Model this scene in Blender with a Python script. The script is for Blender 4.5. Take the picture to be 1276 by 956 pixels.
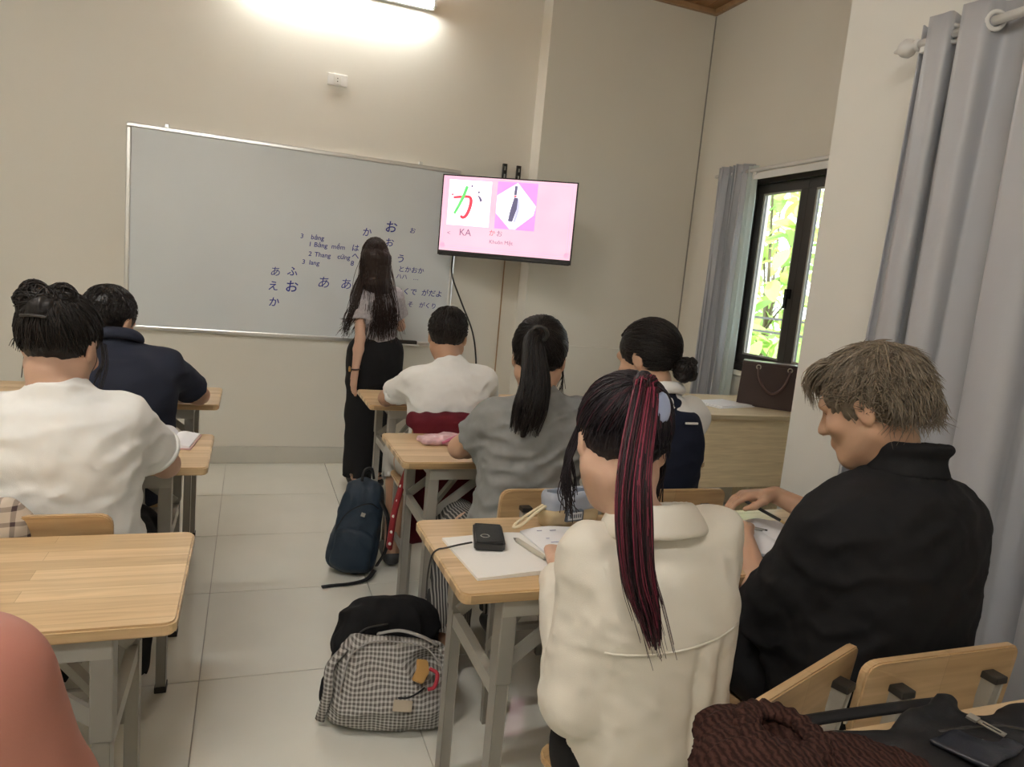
import bpy, bmesh, math, random
import numpy as np
from mathutils import Vector, Matrix, Euler
PI = math.pi
random.seed(7)
C = bpy.context.scene.collection
SC = bpy.context.scene
for o in list(bpy.data.objects): bpy.data.objects.remove(o)

# ---------------------------------------------------------------- camera
EYE = 1.34
cd = bpy.data.cameras.new('camera'); cam = bpy.data.objects.new('camera', cd); C.objects.link(cam)
cd.sensor_width = 36.0; cd.lens = 885.0 / 1276.0 * 36.0; cd.clip_start = 0.02; cd.clip_end = 200
AXR = Vector((0.93588, -0.34024, 0.09147)); AXD = Vector((0.03736, -0.16232, -0.98603)); AXF = Vector((0.35033, 0.92622, -0.13920))
cam.matrix_world = Matrix(((AXR.x, -AXD.x, -AXF.x, 0), (AXR.y, -AXD.y, -AXF.y, 0), (AXR.z, -AXD.z, -AXF.z, EYE), (0, 0, 0, 1)))
SC.camera = cam

# ---------------------------------------------------------------- sky and exposure
w = bpy.data.worlds.new('sky'); SC.world = w; w.use_nodes = True
nt = w.node_tree; bg = nt.nodes['Background']
bg.inputs['Color'].default_value = (0.90, 0.96, 1.0, 1); bg.inputs['Strength'].default_value = 4.5
sun = bpy.data.lights.new('sun', 'SUN'); sun.energy = 9.0; sun.angle = 0.03; sun.color = (1, .95, .85)
so = bpy.data.objects.new('sun', sun); C.objects.link(so); so.rotation_euler = (math.radians(38), math.radians(-8), 0)
so.location = (8, 3, 9)
SC.view_settings.view_transform = 'Standard'
try: SC.view_settings.look = 'None'
except Exception: pass
SC.view_settings.gamma = 1.0; SC.view_settings.use_curve_mapping = False
SC.view_settings.exposure = 0.30
TUBE_POWER = 95.0          # brightness of the room's fluorescent tubes

# ---------------------------------------------------------------- materials
def newmat(name):
    m = bpy.data.materials.new(name); m.use_nodes = True
    n = m.node_tree.nodes; return m, n, m.node_tree.links, n['Principled BSDF']
def setin(b, **k):
    for key, v in k.items():
        key = key.replace('_', ' ')
        if key in b.inputs: b.inputs[key].default_value = v
def col(c): return (c[0], c[1], c[2], 1.0)
def mk(name, base, rough=.6, metal=0, var=.12, vs=6.0, bump=0.0, bs=120.0, spec=.5, coat=0, sheen=0, stretch=(1, 1, 1), bump2=0, bs2=18.0, sub=0):
    m, n, l, b = newmat(name)
    setin(b, Roughness=rough, Metallic=metal)
    b.inputs['Specular IOR Level'].default_value = spec
    if coat: b.inputs['Coat Weight'].default_value = coat; b.inputs['Coat Roughness'].default_value = .08
    if sheen: b.inputs['Sheen Weight'].default_value = sheen; b.inputs['Sheen Roughness'].default_value = .5
    if sub:
        b.inputs['Subsurface Weight'].default_value = sub; b.inputs['Subsurface Radius'].default_value = (.012, .005, .003); b.inputs['Subsurface Scale'].default_value = .6
    tc = n.new('ShaderNodeTexCoord'); mp = n.new('ShaderNodeMapping'); l.new(tc.outputs['Object'], mp.inputs['Vector']); mp.inputs['Scale'].default_value = stretch
    nz = n.new('ShaderNodeTexNoise'); nz.inputs['Scale'].default_value = vs; nz.inputs['Detail'].default_value = 4; l.new(mp.outputs[0], nz.inputs['Vector'])
    mx = n.new('ShaderNodeMix'); mx.data_type = 'RGBA'
    mx.inputs[6].default_value = col([c * (1 - var) for c in base]); mx.inputs[7].default_value = col([min(1, c * (1 + var)) for c in base])
    l.new(nz.outputs['Fac'], mx.inputs[0]); l.new(mx.outputs[2], b.inputs['Base Color'])
    prev = None
    for (st, sc) in ((bump2, bs2), (bump, bs)):
        if st:
            q = n.new('ShaderNodeTexNoise'); q.inputs['Scale'].default_value = sc; q.inputs['Detail'].default_value = 3; l.new(mp.outputs[0], q.inputs['Vector'])
            bp = n.new('ShaderNodeBump'); bp.inputs['Strength'].default_value = st; bp.inputs['Distance'].default_value = .01 if sc < 60 else .002
            l.new(q.outputs['Fac'], bp.inputs['Height'])
            if prev: l.new(prev.outputs[0], bp.inputs['Normal'])
            prev = bp
    if prev: l.new(prev.outputs[0], b.inputs['Normal'])
    return m
def emit(name, c, s):
    m, n, l, b = newmat(name); setin(b, Roughness=.5); b.inputs['Base Color'].default_value = col(c)
    b.inputs['Emission Color'].default_value = col(c); b.inputs['Emission Strength'].default_value = s; return m
def math_node(n, l, op, a, b=None):
    q = n.new('ShaderNodeMath'); q.operation = op
    for i, v in enumerate((a, b)):
        if v is None: continue
        if isinstance(v, (int, float)): q.inputs[i].default_value = v
        else: l.new(v, q.inputs[i])
    return q.outputs[0]
def wood(name, a, c, axis=0, stave=(.42, .046), rough=.38):
    """glued strips of pale wood: every strip its own tone, fine grain along it"""
    m, n, l, b = newmat(name); setin(b, Roughness=rough); b.inputs['Coat Weight'].default_value = .25; b.inputs['Coat Roughness'].default_value = .2
    tc = n.new('ShaderNodeTexCoord'); mp = n.new('ShaderNodeMapping'); l.new(tc.outputs['Object'], mp.inputs['Vector'])
    if axis == 1: mp.inputs['Rotation'].default_value = (0, 0, PI / 2)
    if axis == 2: mp.inputs['Rotation'].default_value = (PI / 2, 0, 0)
    br = n.new('ShaderNodeTexBrick'); l.new(mp.outputs[0], br.inputs['Vector'])
    br.inputs['Scale'].default_value = 1; br.inputs['Brick Width'].default_value = stave[0]; br.inputs['Row Height'].default_value = stave[1]
    br.inputs['Mortar Size'].default_value = .0004; br.offset = .37; br.offset_frequency = 2
    br.inputs['Color1'].default_value = col(a); br.inputs['Color2'].default_value = col(c); br.inputs['Mortar'].default_value = col([x * .7 for x in a])
    mp2 = n.new('ShaderNodeMapping'); l.new(mp.outputs[0], mp2.inputs['Vector']); mp2.inputs['Scale'].default_value = (3, 40, 40)
    nz = n.new('ShaderNodeTexNoise'); nz.inputs['Scale'].default_value = 1.6; nz.inputs['Detail'].default_value = 5; nz.inputs['Distortion'].default_value = .6; l.new(mp2.outputs[0], nz.inputs['Vector'])
    rp = n.new('ShaderNodeValToRGB'); rp.color_ramp.elements[0].position = .3; rp.color_ramp.elements[0].color = (.72, .66, .58, 1); rp.color_ramp.elements[1].position = .68; rp.color_ramp.elements[1].color = (1.08, 1.06, 1.02, 1)
    l.new(nz.outputs['Fac'], rp.inputs[0])
    mx = n.new('ShaderNodeMix'); mx.data_type = 'RGBA'; mx.blend_type = 'MULTIPLY'; mx.inputs[0].default_value = .6
    l.new(br.outputs['Color'], mx.inputs[6]); l.new(rp.outputs[0], mx.inputs[7]); l.new(mx.outputs[2], b.inputs['Base Color'])
    return m
def hairmat(name, rough=.42):
    m, n, l, b = newmat(name); setin(b, Roughness=rough); b.inputs['Specular IOR Level'].default_value = .3
    at = n.new('ShaderNodeAttribute'); at.attribute_name = 'Col'; l.new(at.outputs['Color'], b.inputs['Base Color'])
    return m
def woven(name, c1, c2, pitch, mode, coord='Object', rough=.85, axes=(0, 2), duty=.5):
    """yarn-dyed cloth: mode 'check' two crossing stripes, 'stripe' one"""
    m, n, l, b = newmat(name); setin(b, Roughness=rough); b.inputs['Specular IOR Level'].default_value = .2
    tc = n.new('ShaderNodeTexCoord'); sp = n.new('ShaderNodeSeparateXYZ'); l.new(tc.outputs[coord], sp.inputs[0])
    nz = n.new('ShaderNodeTexNoise'); nz.inputs['Scale'].default_value = 12; l.new(tc.outputs[coord], nz.inputs['Vector'])
    wob = math_node(n, l, 'MULTIPLY', nz.outputs['Fac'], .35)
    outs = []
    for a in (axes if mode == 'check' else axes[:1]):
        v = math_node(n, l, 'ADD', math_node(n, l, 'MULTIPLY', sp.outputs[a], 1.0 / pitch), wob)
        fr = math_node(n, l, 'FRACT', v); outs.append(math_node(n, l, 'GREATER_THAN', fr, duty))
    f = outs[0] if len(outs) == 1 else math_node(n, l, 'MULTIPLY', math_node(n, l, 'ADD', outs[0], outs[1]), .5)
    mx = n.new('ShaderNodeMix'); mx.data_type = 'RGBA'; mx.inputs[6].default_value = col(c1); mx.inputs[7].default_value = col(c2)
    l.new(f, mx.inputs[0]); l.new(mx.outputs[2], b.inputs['Base Color']); return m

M = {}
M['wall'] = mk('wall_paint', (.775, .742, .655), .75, var=.03, vs=1.3, bump=.05, bs=300, spec=.25)
M['wall_white'] = mk('wall_paint_white', (.82, .81, .75), .75, var=.02, vs=1.3, bump=.05, bs=300, spec=.25)
M['base'] = mk('baseboard_tile', (.60, .58, .51), .35, var=.05, vs=8)
M['tile'] = mk('porcelain_tile', (.77, .765, .685), .05, var=.05, vs=5, spec=.55)
M['grout'] = mk('grout', (.42, .40, .36), .9)
M['ceil'] = wood('ceiling_wood', (.36, .20, .09), (.45, .26, .12), axis=1, stave=(2.5, .09))
M['trim_wood'] = wood('cornice_wood', (.38, .23, .12), (.44, .28, .15))
M['desk'] = wood('rubberwood', (.58, .405, .215), (.76, .575, .345))
M['desk_end'] = M['desk']
M['chair'] = wood('chair_wood', (.53, .35, .18), (.60, .42, .23), stave=(.9, .08))
M['steel'] = mk('grey_painted_steel', (.30, .285, .25), .42, var=.05, spec=.5)
M['steel2'] = mk('light_painted_steel', (.39, .375, .33), .42, var=.05)
M['cap'] = mk('black_plastic', (.03, .028, .025), .5)
M['board'] = mk('whiteboard_enamel', (.72, .76, .77), .10, var=.02, vs=2, spec=.55)
M['alu'] = mk('aluminium', (.72, .72, .70), .28, metal=.9, var=.04)
M['white_plastic'] = mk('white_plastic', (.82, .81, .77), .35, var=.03)
M['ink'] = mk('marker_ink', (.03, .045, .30), .6)
M['black'] = mk('black_gloss', (.012, .011, .013), .22)
M['frame'] = mk('window_aluminium_dark', (.035, .03, .027), .4)
M['curtain'] = mk('curtain_satin', (.47, .48, .51), .36, var=.06, vs=4, spec=.45, sheen=.3, bump=.12, bs=500)
M['rod'] = mk('white_rod', (.80, .79, .76), .35)
M['tdesk'] = wood('pale_laminate', (.74, .63, .43), (.745, .635, .435), stave=(3, .9), rough=.5)
M['leather'] = mk('dark_brown_leather', (.055, .032, .028), .4, var=.15, bump=.15, bs=260)
M['gold'] = mk('brass', (.7, .52, .25), .3, metal=1)
M['zip'] = mk('zip_metal', (.62, .58, .5), .3, metal=1)
M['paper'] = mk('paper', (.84, .85, .87), .8, var=.02)
M['paper_cream'] = mk('paper_cream', (.84, .83, .79), .8, var=.02)
M['pencilgrey'] = mk('pencil_grey', (.35, .36, .5), .8)
# ---------------------------------------------------------------- objects and mesh helpers
def thing(name, label, cat, loc=(0, 0, 0), rotz=0, group=None):
    o = bpy.data.objects.new(name, None); C.objects.link(o); o.empty_display_size = .05
    o.location = loc; o.rotation_euler = (0, 0, rotz); o['label'] = label; o['category'] = cat
    if group: o['group'] = group
    return o
def obj(name, me, mat, parent=None, loc=None, rot=None, label=None, cat=None, group=None, kind=None):
    o = bpy.data.objects.new(name, me); C.objects.link(o)
    if mat is not None and len(me.materials) == 0: me.materials.append(mat)
    if parent: o.parent = parent
    if loc is not None: o.location = loc
    if rot is not None: o.rotation_euler = rot
    if label: o['label'] = label
    if cat: o['category'] = cat
    if group: o['group'] = group
    if kind: o['kind'] = kind
    return o
def struct(name, me, mat, parent=None, **k):
    return obj(name, me, mat, parent, kind=None if parent else 'structure', **k)
def me_from(V, F, smooth=True, name='mesh'):
    me = bpy.data.meshes.new(name)
    V = np.asarray(V, dtype=np.float32).reshape(-1, 3)
    if isinstance(F, np.ndarray) and F.ndim == 2:
        nf, k = F.shape
        me.vertices.add(len(V)); me.vertices.foreach_set('co', V.ravel())
        me.loops.add(nf * k); me.loops.foreach_set('vertex_index', F.ravel().astype(np.int32))
        me.polygons.add(nf); me.polygons.foreach_set('loop_start', np.arange(0, nf * k, k, dtype=np.int32))
        me.update(calc_edges=True); me.validate()
    else:
        me.from_pydata(V.tolist(), [], [list(f) for f in F]); me.update()
    if smooth: me.polygons.foreach_set('use_smooth', [True] * len(me.polygons))
    return me
def bm_me(bm, smooth=False):
    me = bpy.data.meshes.new('mesh'); bm.normal_update(); bm.to_mesh(me); bm.free()
    if smooth: me.polygons.foreach_set('use_smooth', [True] * len(me.polygons))
    return me
def add_box(bm, lo, hi, rot=None, piv=None, bev=0):
    lo, hi = Vector(lo), Vector(hi)
    r = bmesh.ops.create_cube(bm, size=1.0); vs = r['verts']
    for v in vs: v.co = Vector(((v.co.x + .5) * (hi.x - lo.x) + lo.x, (v.co.y + .5) * (hi.y - lo.y) + lo.y, (v.co.z + .5) * (hi.z - lo.z) + lo.z))
    if rot is not None:
        p = Vector(piv) if piv is not None else (lo + hi) / 2
        m = Euler(rot).to_matrix()
        for v in vs: v.co = m @ (v.co - p) + p
    if bev:
        es = list({e for v in vs for e in v.link_edges})
        bmesh.ops.bevel(bm, geom=es, offset=bev, segments=2, profile=.6, affect='EDGES')
def box(lo, hi, bev=0, rot=None, piv=None):
    bm = bmesh.new(); add_box(bm, lo, hi, rot, piv, bev); return bm_me(bm)
def boxes(lst, bev=0):
    bm = bmesh.new()
    for b in lst: add_box(bm, b[0], b[1], b[2] if len(b) > 2 else None, b[3] if len(b) > 3 else None, bev)
    return bm_me(bm)
def bar_into(bm, a, b, wx, wz, up=(0, 0, 1), bev=0):
    """rectangular bar from a to b, wx wide and wz high"""
    a, b = Vector(a), Vector(b); d = (b - a); L = d.length; d.normalize()
    u = Vector(up); s = d.cross(u)
    if s.length < 1e-4: s = d.cross(Vector((1, 0, 0)))
    s.normalize(); u = s.cross(d)
    r = bmesh.ops.create_cube(bm, size=1.0)
    for v in r['verts']: v.co = a + d * ((v.co.y + .5) * L) + s * (v.co.x * wx) + u * (v.co.z * wz)
    if bev:
        es = list({e for v in r['verts'] for e in v.link_edges}); bmesh.ops.bevel(bm, geom=es, offset=bev, segments=1, affect='EDGES')
def bar(a, b, wx, wz, up=(0, 0, 1), bev=0):
    bm = bmesh.new(); bar_into(bm, a, b, wx, wz, up, bev); return bm_me(bm)
def catmull(pts, n):
    P = np.array(pts, dtype=float); P = np.vstack([2 * P[0] - P[1], P, 2 * P[-1] - P[-2]])
    out = []; m = len(P) - 3
    for t in np.linspace(0, m - 1e-6, n):
        i = int(t); f = t - i; a, b, c, d = P[i:i + 4]
        out.append(.5 * ((2 * b) + (-a + c) * f + (2 * a - 5 * b + 4 * c - d) * f * f + (-a + 3 * b - 3 * c + d) * f ** 3))
    return np.array(out)
def tubes(paths, radii, sides=4, flat=1.0, cap=True):
    """paths (n,m,3), radii (n,m): one mesh of tapering tubes"""
    paths = np.asarray(paths, float); radii = np.asarray(radii, float)
    if paths.ndim == 2: paths = paths[None]; radii = np.broadcast_to(radii, paths.shape[:2])
    n, m, _ = paths.shape
    T = np.gradient(paths, axis=1); T /= np.linalg.norm(T, axis=2, keepdims=True) + 1e-9
    ref = np.where(np.abs(T[:, :, 2:3]) > .9, np.array([1., 0, 0]), np.array([0, 0, 1.]))
    A = np.cross(T, ref); A /= np.linalg.norm(A, axis=2, keepdims=True) + 1e-9
    for j in range(1, m):
        a = A[:, j - 1] - T[:, j] * np.sum(A[:, j - 1] * T[:, j], 1, keepdims=True)
        A[:, j] = a / (np.linalg.norm(a, axis=1, keepdims=True) + 1e-9)
    B = np.cross(T, A)
    an = np.arange(sides) * 2 * PI / sides
    V = paths[:, :, None, :] + radii[:, :, None, None] * (np.cos(an)[None, None, :, None] * A[:, :, None, :] + flat * np.sin(an)[None, None, :, None] * B[:, :, None, :])
    idx = np.arange(n * m * sides).reshape(n, m, sides)
    nx = np.roll(idx, -1, axis=2)
    F = np.stack([idx[:, :-1], idx[:, 1:], nx[:, 1:], nx[:, :-1]], -1).reshape(-1, 4)
    return V.reshape(-1, 3), F
def tube(pts, r, sides=8, n=None, flat=1.0):
    p = catmull(pts, n) if n else np.array(pts, float)
    rr = np.interp(np.linspace(0, 1, len(p)), np.linspace(0, 1, len(r)), r) if hasattr(r, '__len__') else np.full(len(p), r)
    V, F = tubes(p[None], rr[None], sides, flat)
    F = [list(f) for f in F]; F.append(list(range(sides))); F.append(list(range(len(V) - 1, len(V) - sides - 1, -1)))
    return me_from(V, F)
def lathe(prof, seg=16, axis=2, c=(0, 0, 0)):
    V = []; F = []; n = len(prof)
    for i in range(seg):
        a = 2 * PI * i / seg
        for r, z in prof:
            p = [r * math.cos(a), r * math.sin(a), z]
            if axis == 0: p = [p[2], p[0], p[1]]
            if axis == 1: p = [p[0], p[2], p[1]]
            V.append((p[0] + c[0], p[1] + c[1], p[2] + c[2]))
    for i in range(seg):
        for j in range(n - 1):
            a, b = i * n + j, ((i + 1) % seg) * n + j
            F.append((a, b, b + 1, a + 1))
    return me_from(V, F)
def torus(R, r, c=(0, 0, 0), ax=(0, 0, 1), seg=20, sid=8):
    ax = Vector(ax).normalized(); q = Vector((0, 0, 1)).rotation_difference(ax)
    V = []; F = []
    for i in range(seg):
        a = 2 * PI * i / seg
        for j in range(sid):
            b = 2 * PI * j / sid
            p = q @ Vector(((R + r * math.cos(b)) * math.cos(a), (R + r * math.cos(b)) * math.sin(a), r * math.sin(b)))
            V.append((p.x + c[0], p.y + c[1], p.z + c[2]))
    for i in range(seg):
        for j in range(sid):
            F.append((i * sid + j, ((i + 1) % seg) * sid + j, ((i + 1) % seg) * sid + (j + 1) % sid, i * sid + (j + 1) % sid))
    return me_from(V, F)
def prism(poly, y0, y1, bev=0):
    """polygon in x,z pushed from y0 to y1"""
    bm = bmesh.new(); v0 = [bm.verts.new((x, y0, z)) for x, z in poly]; v1 = [bm.verts.new((x, y1, z)) for x, z in poly]
    n = len(poly); bm.faces.new(v0); bm.faces.new(v1[::-1])
    for i in range(n): bm.faces.new((v0[i], v1[i], v1[(i + 1) % n], v0[(i + 1) % n]))
    bmesh.ops.recalc_face_normals(bm, faces=bm.faces)
    if bev: bmesh.ops.bevel(bm, geom=[e for e in bm.edges], offset=bev, segments=2, affect='EDGES')
    return bm_me(bm)
def rrect(x0, z0, x1, z1, r, n=4):
    P = []
    for cx, cz, a0 in ((x1 - r, z1 - r, 0), (x0 + r, z1 - r, PI / 2), (x0 + r, z0 + r, PI), (x1 - r, z0 + r, 1.5 * PI)):
        for i in range(n + 1): a = a0 + PI / 2 * i / n; P.append((cx + r * math.cos(a), cz + r * math.sin(a)))
    return P
def slab(poly, z0, z1, bev=0):
    """polygon in x,y pushed from z0 to z1"""
    bm = bmesh.new(); v0 = [bm.verts.new((x, y, z0)) for x, y in poly]; v1 = [bm.verts.new((x, y, z1)) for x, y in poly]
    n = len(poly); bm.faces.new(v0[::-1]); bm.faces.new(v1)
    for i in range(n): bm.faces.new((v0[i], v0[(i + 1) % n], v1[(i + 1) % n], v1[i]))
    if bev:
        es = [e for e in bm.edges if abs(e.verts[0].co.z - e.verts[1].co.z) < 1e-6]
        bmesh.ops.bevel(bm, geom=es, offset=bev, segments=2, affect='EDGES')
    bmesh.ops.recalc_face_normals(bm, faces=bm.faces)
    return bm_me(bm)
def text_me(s, size, shear=0, align='CENTER', bold=0):
    cu = bpy.data.curves.new('text', 'FONT'); cu.body = s; cu.size = size; cu.shear = shear; cu.align_x = align; cu.align_y = 'CENTER'; cu.resolution_u = 3; cu.offset = bold * size
    o = bpy.data.objects.new('text', cu); C.objects.link(o); dg = bpy.context.evaluated_depsgraph_get()
    me = bpy.data.meshes.new_from_object(o.evaluated_get(dg)); bpy.data.objects.remove(o); bpy.data.curves.remove(cu)
    return me
def dup(root, loc, rotz, label=None, group=None):
    r = root.copy(); C.objects.link(r); r.location = loc; r.rotation_euler = (0, 0, rotz)
    if label: r['label'] = label
    if group: r['group'] = group
    for ch in list(root.children):
        c = ch.copy(); C.objects.link(c); c.parent = r
        for g in ch.children:
            d = g.copy(); C.objects.link(d); d.parent = c
    return r

# ---------------------------------------------------------------- implicit surfaces: soft shapes (bodies, cloth, hair, bags)
f32 = np.float32
def smin(a, b, k):
    if k <= 0: return np.minimum(a, b)
    h = np.clip(.5 + .5 * (b - a) / k, 0, 1); return b + (a - b) * h - k * h * (1 - h)
class Soft:
    def __init__(s): s.p = []; s.lo = np.full(3, 1e9); s.hi = -s.lo; s.disp = []
    def _add(s, fn, c, r, k, op='u'):
        c = np.array(c, f32); s.p.append((fn, c, float(r), float(k), op))
        if op == 'u': s.lo = np.minimum(s.lo, c - r); s.hi = np.maximum(s.hi, c + r)
        return s
    def seg(s, a, b, r1, r2=None, k=.02, flat=None, op='u'):
        r2 = r1 if r2 is None else r2
        a = np.array(a, f32); b = np.array(b, f32); ba = b - a; bb = max(float(ba @ ba), 1e-9)
        if flat is not None:
            ax = np.array(flat[0], f32); ax /= np.linalg.norm(ax); sc = flat[1]
        def fn(P):
            pa = P - a
            if flat is not None: pa = pa + (pa @ ax)[..., None] * ax * f32(1 / sc - 1)
            t = np.clip(pa @ ba / bb, 0, 1)
            d = np.linalg.norm(pa - t[..., None] * ba, axis=-1) - (r1 + (r2 - r1) * t)
            return d * f32((1 + sc) / 2) if flat is not None else d
        return s._add(fn, (a + b) / 2, math.sqrt(bb) / 2 + max(r1, r2), k, op)
    def chain(s, pts, rs, k=.015, flat=None):
        for i in range(len(pts) - 1): s.seg(pts[i], pts[i + 1], rs[i], rs[i + 1], k, flat)
        return s
    def ell(s, c, rad, rot=None, k=.02, op='u'):
        c = np.array(c, f32); rad = np.array(rad, f32); Rm = np.eye(3, dtype=f32) if rot is None else np.array(rot, f32)
        def fn(P):
            q = (P - c) @ Rm; k0 = np.linalg.norm(q / rad, axis=-1); k1 = np.linalg.norm(q / rad ** 2, axis=-1) + 1e-6
            return k0 * (k0 - 1) / k1
        return s._add(fn, c, float(max(rad)), k, op)
    def rbox(s, c, half, r, rot=None, k=.02, op='u'):
        c = np.array(c, f32); half = np.array(half, f32); Rm = np.eye(3, dtype=f32) if rot is None else np.array(rot, f32)
        def fn(P):
            q = np.abs((P - c) @ Rm) - (half - r)
            return np.linalg.norm(np.maximum(q, 0), axis=-1) + np.minimum(q.max(-1), 0) - r
        return s._add(fn, c, float(np.linalg.norm(half)), k, op)
    def ring(s, c, ax, R, r, k=.01):
        c = np.array(c, f32); ax = np.array(ax, f32); ax /= np.linalg.norm(ax)
        def fn(P):
            q = P - c; h = q @ ax; d = np.sqrt(np.maximum((q * q).sum(-1) - h * h, 0)) - R
            return np.sqrt(d * d + h * h) - r
        return s._add(fn, c, R + r, k)
    def loft(s, c0, up, right, st, k=.02, rnd=.02, op='u', power=2.0):
        """stations (height, half width, half depth, shift right, shift front) along up"""
        c0 = np.array(c0, f32); up = np.array(up, f32); up /= np.linalg.norm(up); right = np.array(right, f32); right = right - up * (right @ up); right /= np.linalg.norm(right)
        fr = np.cross(up, right)
        st = np.array([list(x) + [0] * (5 - len(x)) for x in st], float)
        hs = np.linspace(0, 1, 80); sm = catmull(st, 80); H = sm[:, 0]; H = np.maximum.accumulate(H)
        h0, h1 = st[0, 0], st[-1, 0]
        def fn(P):
            q = P - c0; h = q @ up; x = q @ right; y = q @ fr
            w = np.interp(h, H, sm[:, 1]).astype(f32); d = np.interp(h, H, sm[:, 2]).astype(f32)
            x = x - np.interp(h, H, sm[:, 3]).astype(f32); y = y - np.interp(h, H, sm[:, 4]).astype(f32)
            if power == 2.0: qn = np.sqrt((x / w) ** 2 + (y / d) ** 2)
            else: qn = (np.abs(x / w) ** power + np.abs(y / d) ** power) ** (1 / power)
            dist = (qn - 1) * np.minimum(w, d)
            e = np.maximum(h - h1, h0 - h)
            a = np.maximum(dist + rnd, 0); b = np.maximum(e + rnd, 0)
            return np.minimum(np.maximum(dist, e) + rnd, 0) + np.sqrt(a * a + b * b) - rnd
        cen = c0 + up * f32((h0 + h1) / 2); R = math.hypot((h1 - h0) / 2, max(st[:, 1].max(), st[:, 2].max()) + abs(st[:, 3:]).max())
        return s._add(fn, cen, R, k, op)
    def sleeve(s, a, b, r1, r2, rin, k=.03, depth=.03, flat=None):
        a = np.array(a, f32); b = np.array(b, f32); d = (b - a) / np.linalg.norm(b - a); ba = b - a; bb = float(ba @ ba)
        def fn(P):
            pa = P - a; h = pa @ d; t = np.clip(h / math.sqrt(bb), 0, 1.2); rad = np.linalg.norm(pa - (t * math.sqrt(bb))[..., None] * d, axis=-1)
            o = rad - (r1 + (r2 - r1) * np.clip(t, 0, 1)); L = math.sqrt(bb)
            return np.maximum(np.maximum(o, h - L), -np.maximum(rad - rin, L - depth - h))
        return s._add(fn, (a + b) / 2, math.sqrt(bb) / 2 + max(r1, r2), k)
    def cut(s, pt, nrm, k=.0):
        """remove the side nrm points to"""
        pt = np.array(pt, f32); nrm = np.array(nrm, f32); nrm /= np.linalg.norm(nrm)
        s.p.append((lambda P: (pt - P) @ nrm, pt, 1e3, k, 's')); return s
    def ev(s, P, ctr, br):
        D = np.full(P.shape[:-1], 1.0, f32)
        for fn, c, r, k, op in s.p:
            idx = np.nonzero(np.linalg.norm(ctr - c, axis=1) < r + k + br + .02)[0]
            if not len(idx): continue
            d = fn(P[idx]).astype(f32)
            if op == 'u': D[idx] = smin(D[idx], d, k)
            else: D[idx] = -smin(-D[idx], d, k)
        return D
    def vf(s, h=.006, relax=2):
        B = 8; bs = B * h; lo = s.lo - 2 * h - .01; nb = np.ceil((s.hi + .01 + 2 * h - lo) / bs).astype(int) + 1
        g = np.stack(np.meshgrid(*[np.arange(n) for n in nb], indexing='ij'), -1).reshape(-1, 3)
        ctr = (lo + (g + .5) * bs).astype(f32); hr = bs * math.sqrt(3) / 2
        d = s.ev(ctr[:, None, :], ctr, hr * 2)[:, 0]
        keep = np.abs(d) < hr * 1.5 + .012 + .010 * len(s.disp); g = g[keep]; ctr = ctr[keep]
        loc = np.stack(np.meshgrid(*[np.arange(B + 1)] * 3, indexing='ij'), -1).reshape(-1, 3)
        D = np.empty((len(g), (B + 1) ** 3), f32)
        for i in range(0, len(g), 400):
            sl = slice(i, i + 400)
            P = (lo + (g[sl, None, :] * B + loc[None]) * h).astype(f32)
            D[sl] = s.ev(P, ctr[sl], hr)
            for fn in s.disp: D[sl] += fn(P).astype(f32)
        V = D.reshape(-1, B + 1, B + 1, B + 1); S = V < 0
        N = nb * B + 2
        cnt = np.zeros((len(g), B, B, B), np.int8)
        for a in (0, 1):
            for b in (0, 1):
                for c in (0, 1): cnt += S[:, a:a + B, b:b + B, c:c + B]
        bi, ci, cj, ck = np.nonzero((cnt > 0) & (cnt < 8))
        cor = {}
        for a in (0, 1):
            for b in (0, 1):
                for c in (0, 1): cor[(a, b, c)] = V[bi, ci + a, cj + b, ck + c]
        acc = np.zeros((len(bi), 3)); num = np.zeros(len(bi))
        for p in cor:
            for ax in range(3):
                if p[ax]: continue
                q = list(p); q[ax] = 1; v0, v1 = cor[p], cor[tuple(q)]
                m = (v0 < 0) != (v1 < 0); t = np.where(m, v0 / np.where(m, v0 - v1, 1), 0)
                pos = np.array(p, float)[None].repeat(len(bi), 0); pos[:, ax] = t
                acc += pos * m[:, None]; num += m
        cell = g[bi] * B + np.stack([ci, cj, ck], 1)
        X = lo + (cell + acc / num[:, None]) * h
        key = ((cell[:, 0] + 1) * N[1] + cell[:, 1] + 1) * N[2] + cell[:, 2] + 1
        order = np.argsort(key); sk = key[order]; X = X[order]
        quads = []
        for ax in range(3):
            sl0 = [slice(None), slice(0, B), slice(0, B), slice(0, B)]; sl1 = list(sl0); sl1[ax + 1] = slice(1, B + 1)
            s0 = S[tuple(sl0)]; s1 = S[tuple(sl1)]
            e = np.nonzero(s0 != s1)
            if not len(e[0]): continue
            fl = s0[e]; base = g[e[0]] * B + np.stack(e[1:], 1)
            u, v = (ax + 1) % 3, (ax + 2) % 3; q = []
            for du, dv in ((0, 0), (-1, 0), (-1, -1), (0, -1)):
                cc = base.copy(); cc[:, u] += du; cc[:, v] += dv
                kk = ((cc[:, 0] + 1) * N[1] + cc[:, 1] + 1) * N[2] + cc[:, 2] + 1
                ix = np.minimum(np.searchsorted(sk, kk), len(sk) - 1); q.append(np.where(sk[ix] == kk, ix, -1))
            q = np.stack(q, 1); ok = (q >= 0).all(1); q = q[ok]; fl = fl[ok]
            q[~fl] = q[~fl][:, ::-1]; quads.append(q)
        F = np.concatenate(quads)
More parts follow.
